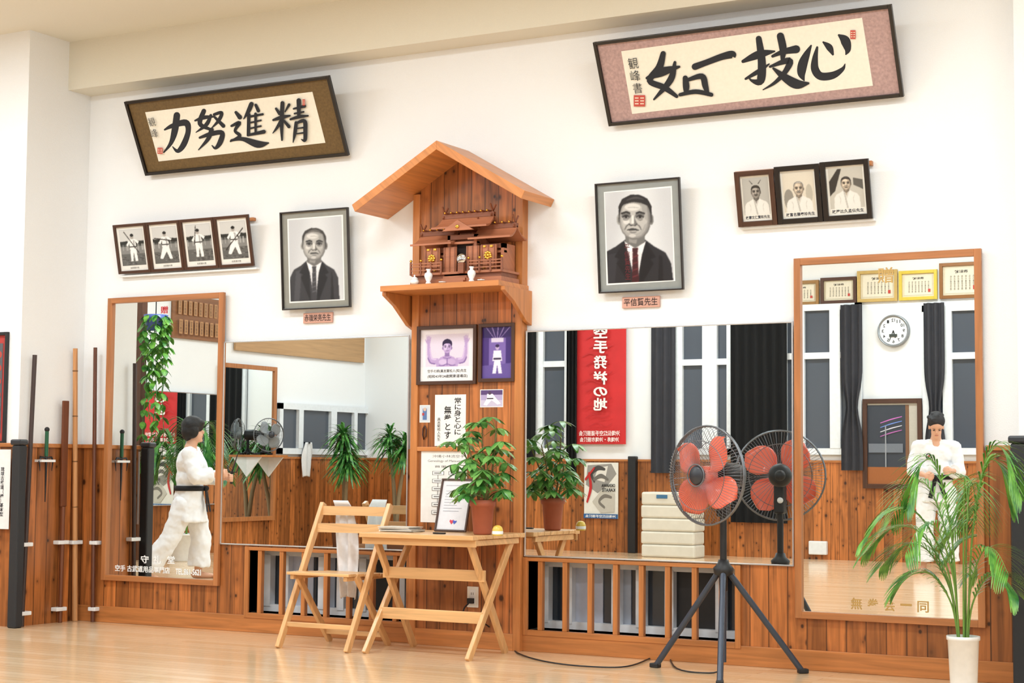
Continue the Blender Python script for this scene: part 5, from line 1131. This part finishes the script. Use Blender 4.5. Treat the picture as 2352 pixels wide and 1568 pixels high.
    for i in range(41):
        a=2*math.pi*i/40;x,y=(c0.x+.132*math.cos(a),c0.y+.162*math.sin(a));vs+=[w((x,y,bz-.022)),w((x,y,bz+.022))]
    k.add(vs,[(2*i,2*i+1,2*i+3,2*i+2) for i in range(40)],BELT,True)
    kx=c0.x+.142;k.sph(w((kx,0+c0.y,bz)),(.025,.03,.025),BELT)
    for q in(-1,1):k.bar(w((kx,c0.y+q*.015,bz)),w((kx+.03,c0.y+q*.07,bz-.2)),.04,.008,BELT,side=s)
    o=k.done("belt",th);sm=o.modifiers.new("s",'SOLIDIFY');sm.thickness=.008
    if not grey:
        hs_=[('e',hp(-.02,0,.05),(.106,.096,.094),HM),('e',hp(-.05,0,.0),(.072,.092,.1),HM),('e',hp(.05,0,.075),(.046,.066,.036),HM)]
        for q in(-1,1):hs_.append(('e',hp(-.008,q*.066,.0),(.062,.03,.072),HM))
    else:
        hs_=[('e',hp(-.035,0,.058),(.098,.09,.085),HM),('e',hp(-.055,0,.01),(.066,.084,.075),HM)]
        rr=random.Random(2)
        for i in range(26):
            aa=rr.random()*6.283;r_=rr.random()**.5;hs_.append(('e',hp(-.035+.085*r_*math.cos(aa),.075*r_*math.sin(aa),.06+.075*math.sqrt(max(0,1-r_*r_*.8))),(.024,.024,.018),HM))
    remesh(hs_,.007,pm((34,32,36),.7,0,.3,60,.6) if grey else HAIR,"hair",th,1)
    k=MB()
    for q in(-1,1):
        k.sph(hp(.073,q*.03,.008),(.007,.012,.003),BLK,12,8,HM);k.bar(hp(.079,q*.016,.024),hp(.07,q*.042,.025),.003,.003,BLK)
    k.sph(hp(.08,0,-.047),(.006,.02,.004),pm((170,90,84),.5),12,6,HM);k.done("face_features",th)
    for q in(-1,1):
        k=MB();k.bar(w(nk+Vector((.03,q*.052,.0))),w(ch+Vector((.118,0,-.12))),.04,.012,GI,side=s);k.done("lapel",th)
    if crest:
        k=MB();cpt=ch+Vector((.115,.075 if crest>0 else -.075,.0));k.lathe(w(cpt),[(0,.004),(.026,.004),(.03,-.01)],pm((60,40,60),.6),20,tuple(f));k.lathe(w(cpt),[(0,.0055),(.018,.0055)],pm((230,230,230),.6),20,tuple(f));k.lathe(w(cpt),[(0,.0065),(.011,.0065)],pm((150,30,40),.6),20,tuple(f));k.done("crest",th)
    return th,w
wp,ww=person((-9.70,-3.45),(.87,-.49),dict(head=(.06,0,1.275),neck=(.03,0,1.13),chest=(.02,0,.98),pelvis=(.03,0,.68),hem=.29,
 arm_l=[(.04,.15,1.08),(.13,.18,.87),(.31,.1,.87)],arm_r=[(.04,-.15,1.08),(.11,-.18,.87),(.28,-.08,.9)],
 leg_l=[(.05,.08,.64),(.12,.09,.36),(.1,.1,.07)],leg_r=[(.0,-.08,.64),(-.1,-.11,.36),(-.3,-.13,.07)],toe_l=(.13,.02),toe_r=(.1,-.07)),"person with short black hair, white uniform, black belt, striding stance")
a=ww((.33,.1,.87))
sd=thing("sai_dagger",a,"dark steel sai held in the training person's hand","sai")
k=MB();k.tube([ww((.375,.09,.82)),ww((.38,.08,.92))],.011,BLK,10);k.done("handle",sd)
k=MB();k.tube([ww((.38,.08,.92)),ww((.44,.04,1.1))],[.008,.003],pm((60,62,66),.3,.9),8);k.tube([ww((.34,.09,.98)),ww((.35,.085,.93)),ww((.38,.08,.92)),ww((.42,.08,.92)),ww((.44,.08,.97))],.005,pm((60,62,66),.3,.9),8);k.done("blade",sd)
wp2,w2=person((-4.5,-8.34),(.35,1.),dict(head=(.09,.0,1.40),pitch=.6,neck=(.02,0,1.28),chest=(0,0,1.12),pelvis=(0,0,.82),hem=.24,
 arm_l=[(0,.17,1.22),(.03,.22,.98),(.2,.13,.98)],arm_r=[(0,-.17,1.22),(.02,-.22,.98),(.18,-.12,.94)],
 leg_l=[(0,.09,.78),(.02,.11,.45),(-.02,.12,.07)],leg_r=[(0,-.09,.78),(.03,-.11,.45),(.0,-.13,.07)],toe_l=(.13,.03),toe_r=(.13,-.03)),"person with dark hair, white uniform, black belt, looking down",True,-1)
# ================================================================ LIGHTS
def area(x,y,z,sx_,sy_,e,col,rot=(0,0,0)):
    l=bpy.data.lights.new("ceiling_light",'AREA');l.shape='RECTANGLE';l.size=sx_;l.size_y=sy_;l.energy=e;l.color=col
    o=bpy.data.objects.new("ceiling_light",l);COL.objects.link(o);o.location=(x,y,z);o.rotation_euler=rot
for x in(-10.5,-7.6,-4.8,-2.0,.5):
    for y in(-2.2,-5.2,-8.6):
        area(x,y,CZ-.02,1.3,.35,78,(.84,.94,1.))
w=bpy.data.worlds.new("world");bpy.context.scene.world=w;w.use_nodes=True;w.node_tree.nodes['Background'].inputs[0].default_value=(.6,.7,.9,1);w.node_tree.nodes['Background'].inputs[1].default_value=.3
sc_=bpy.context.scene;sc_.view_settings.view_transform='Standard';sc_.view_settings.look='None';sc_.view_settings.exposure=-.58
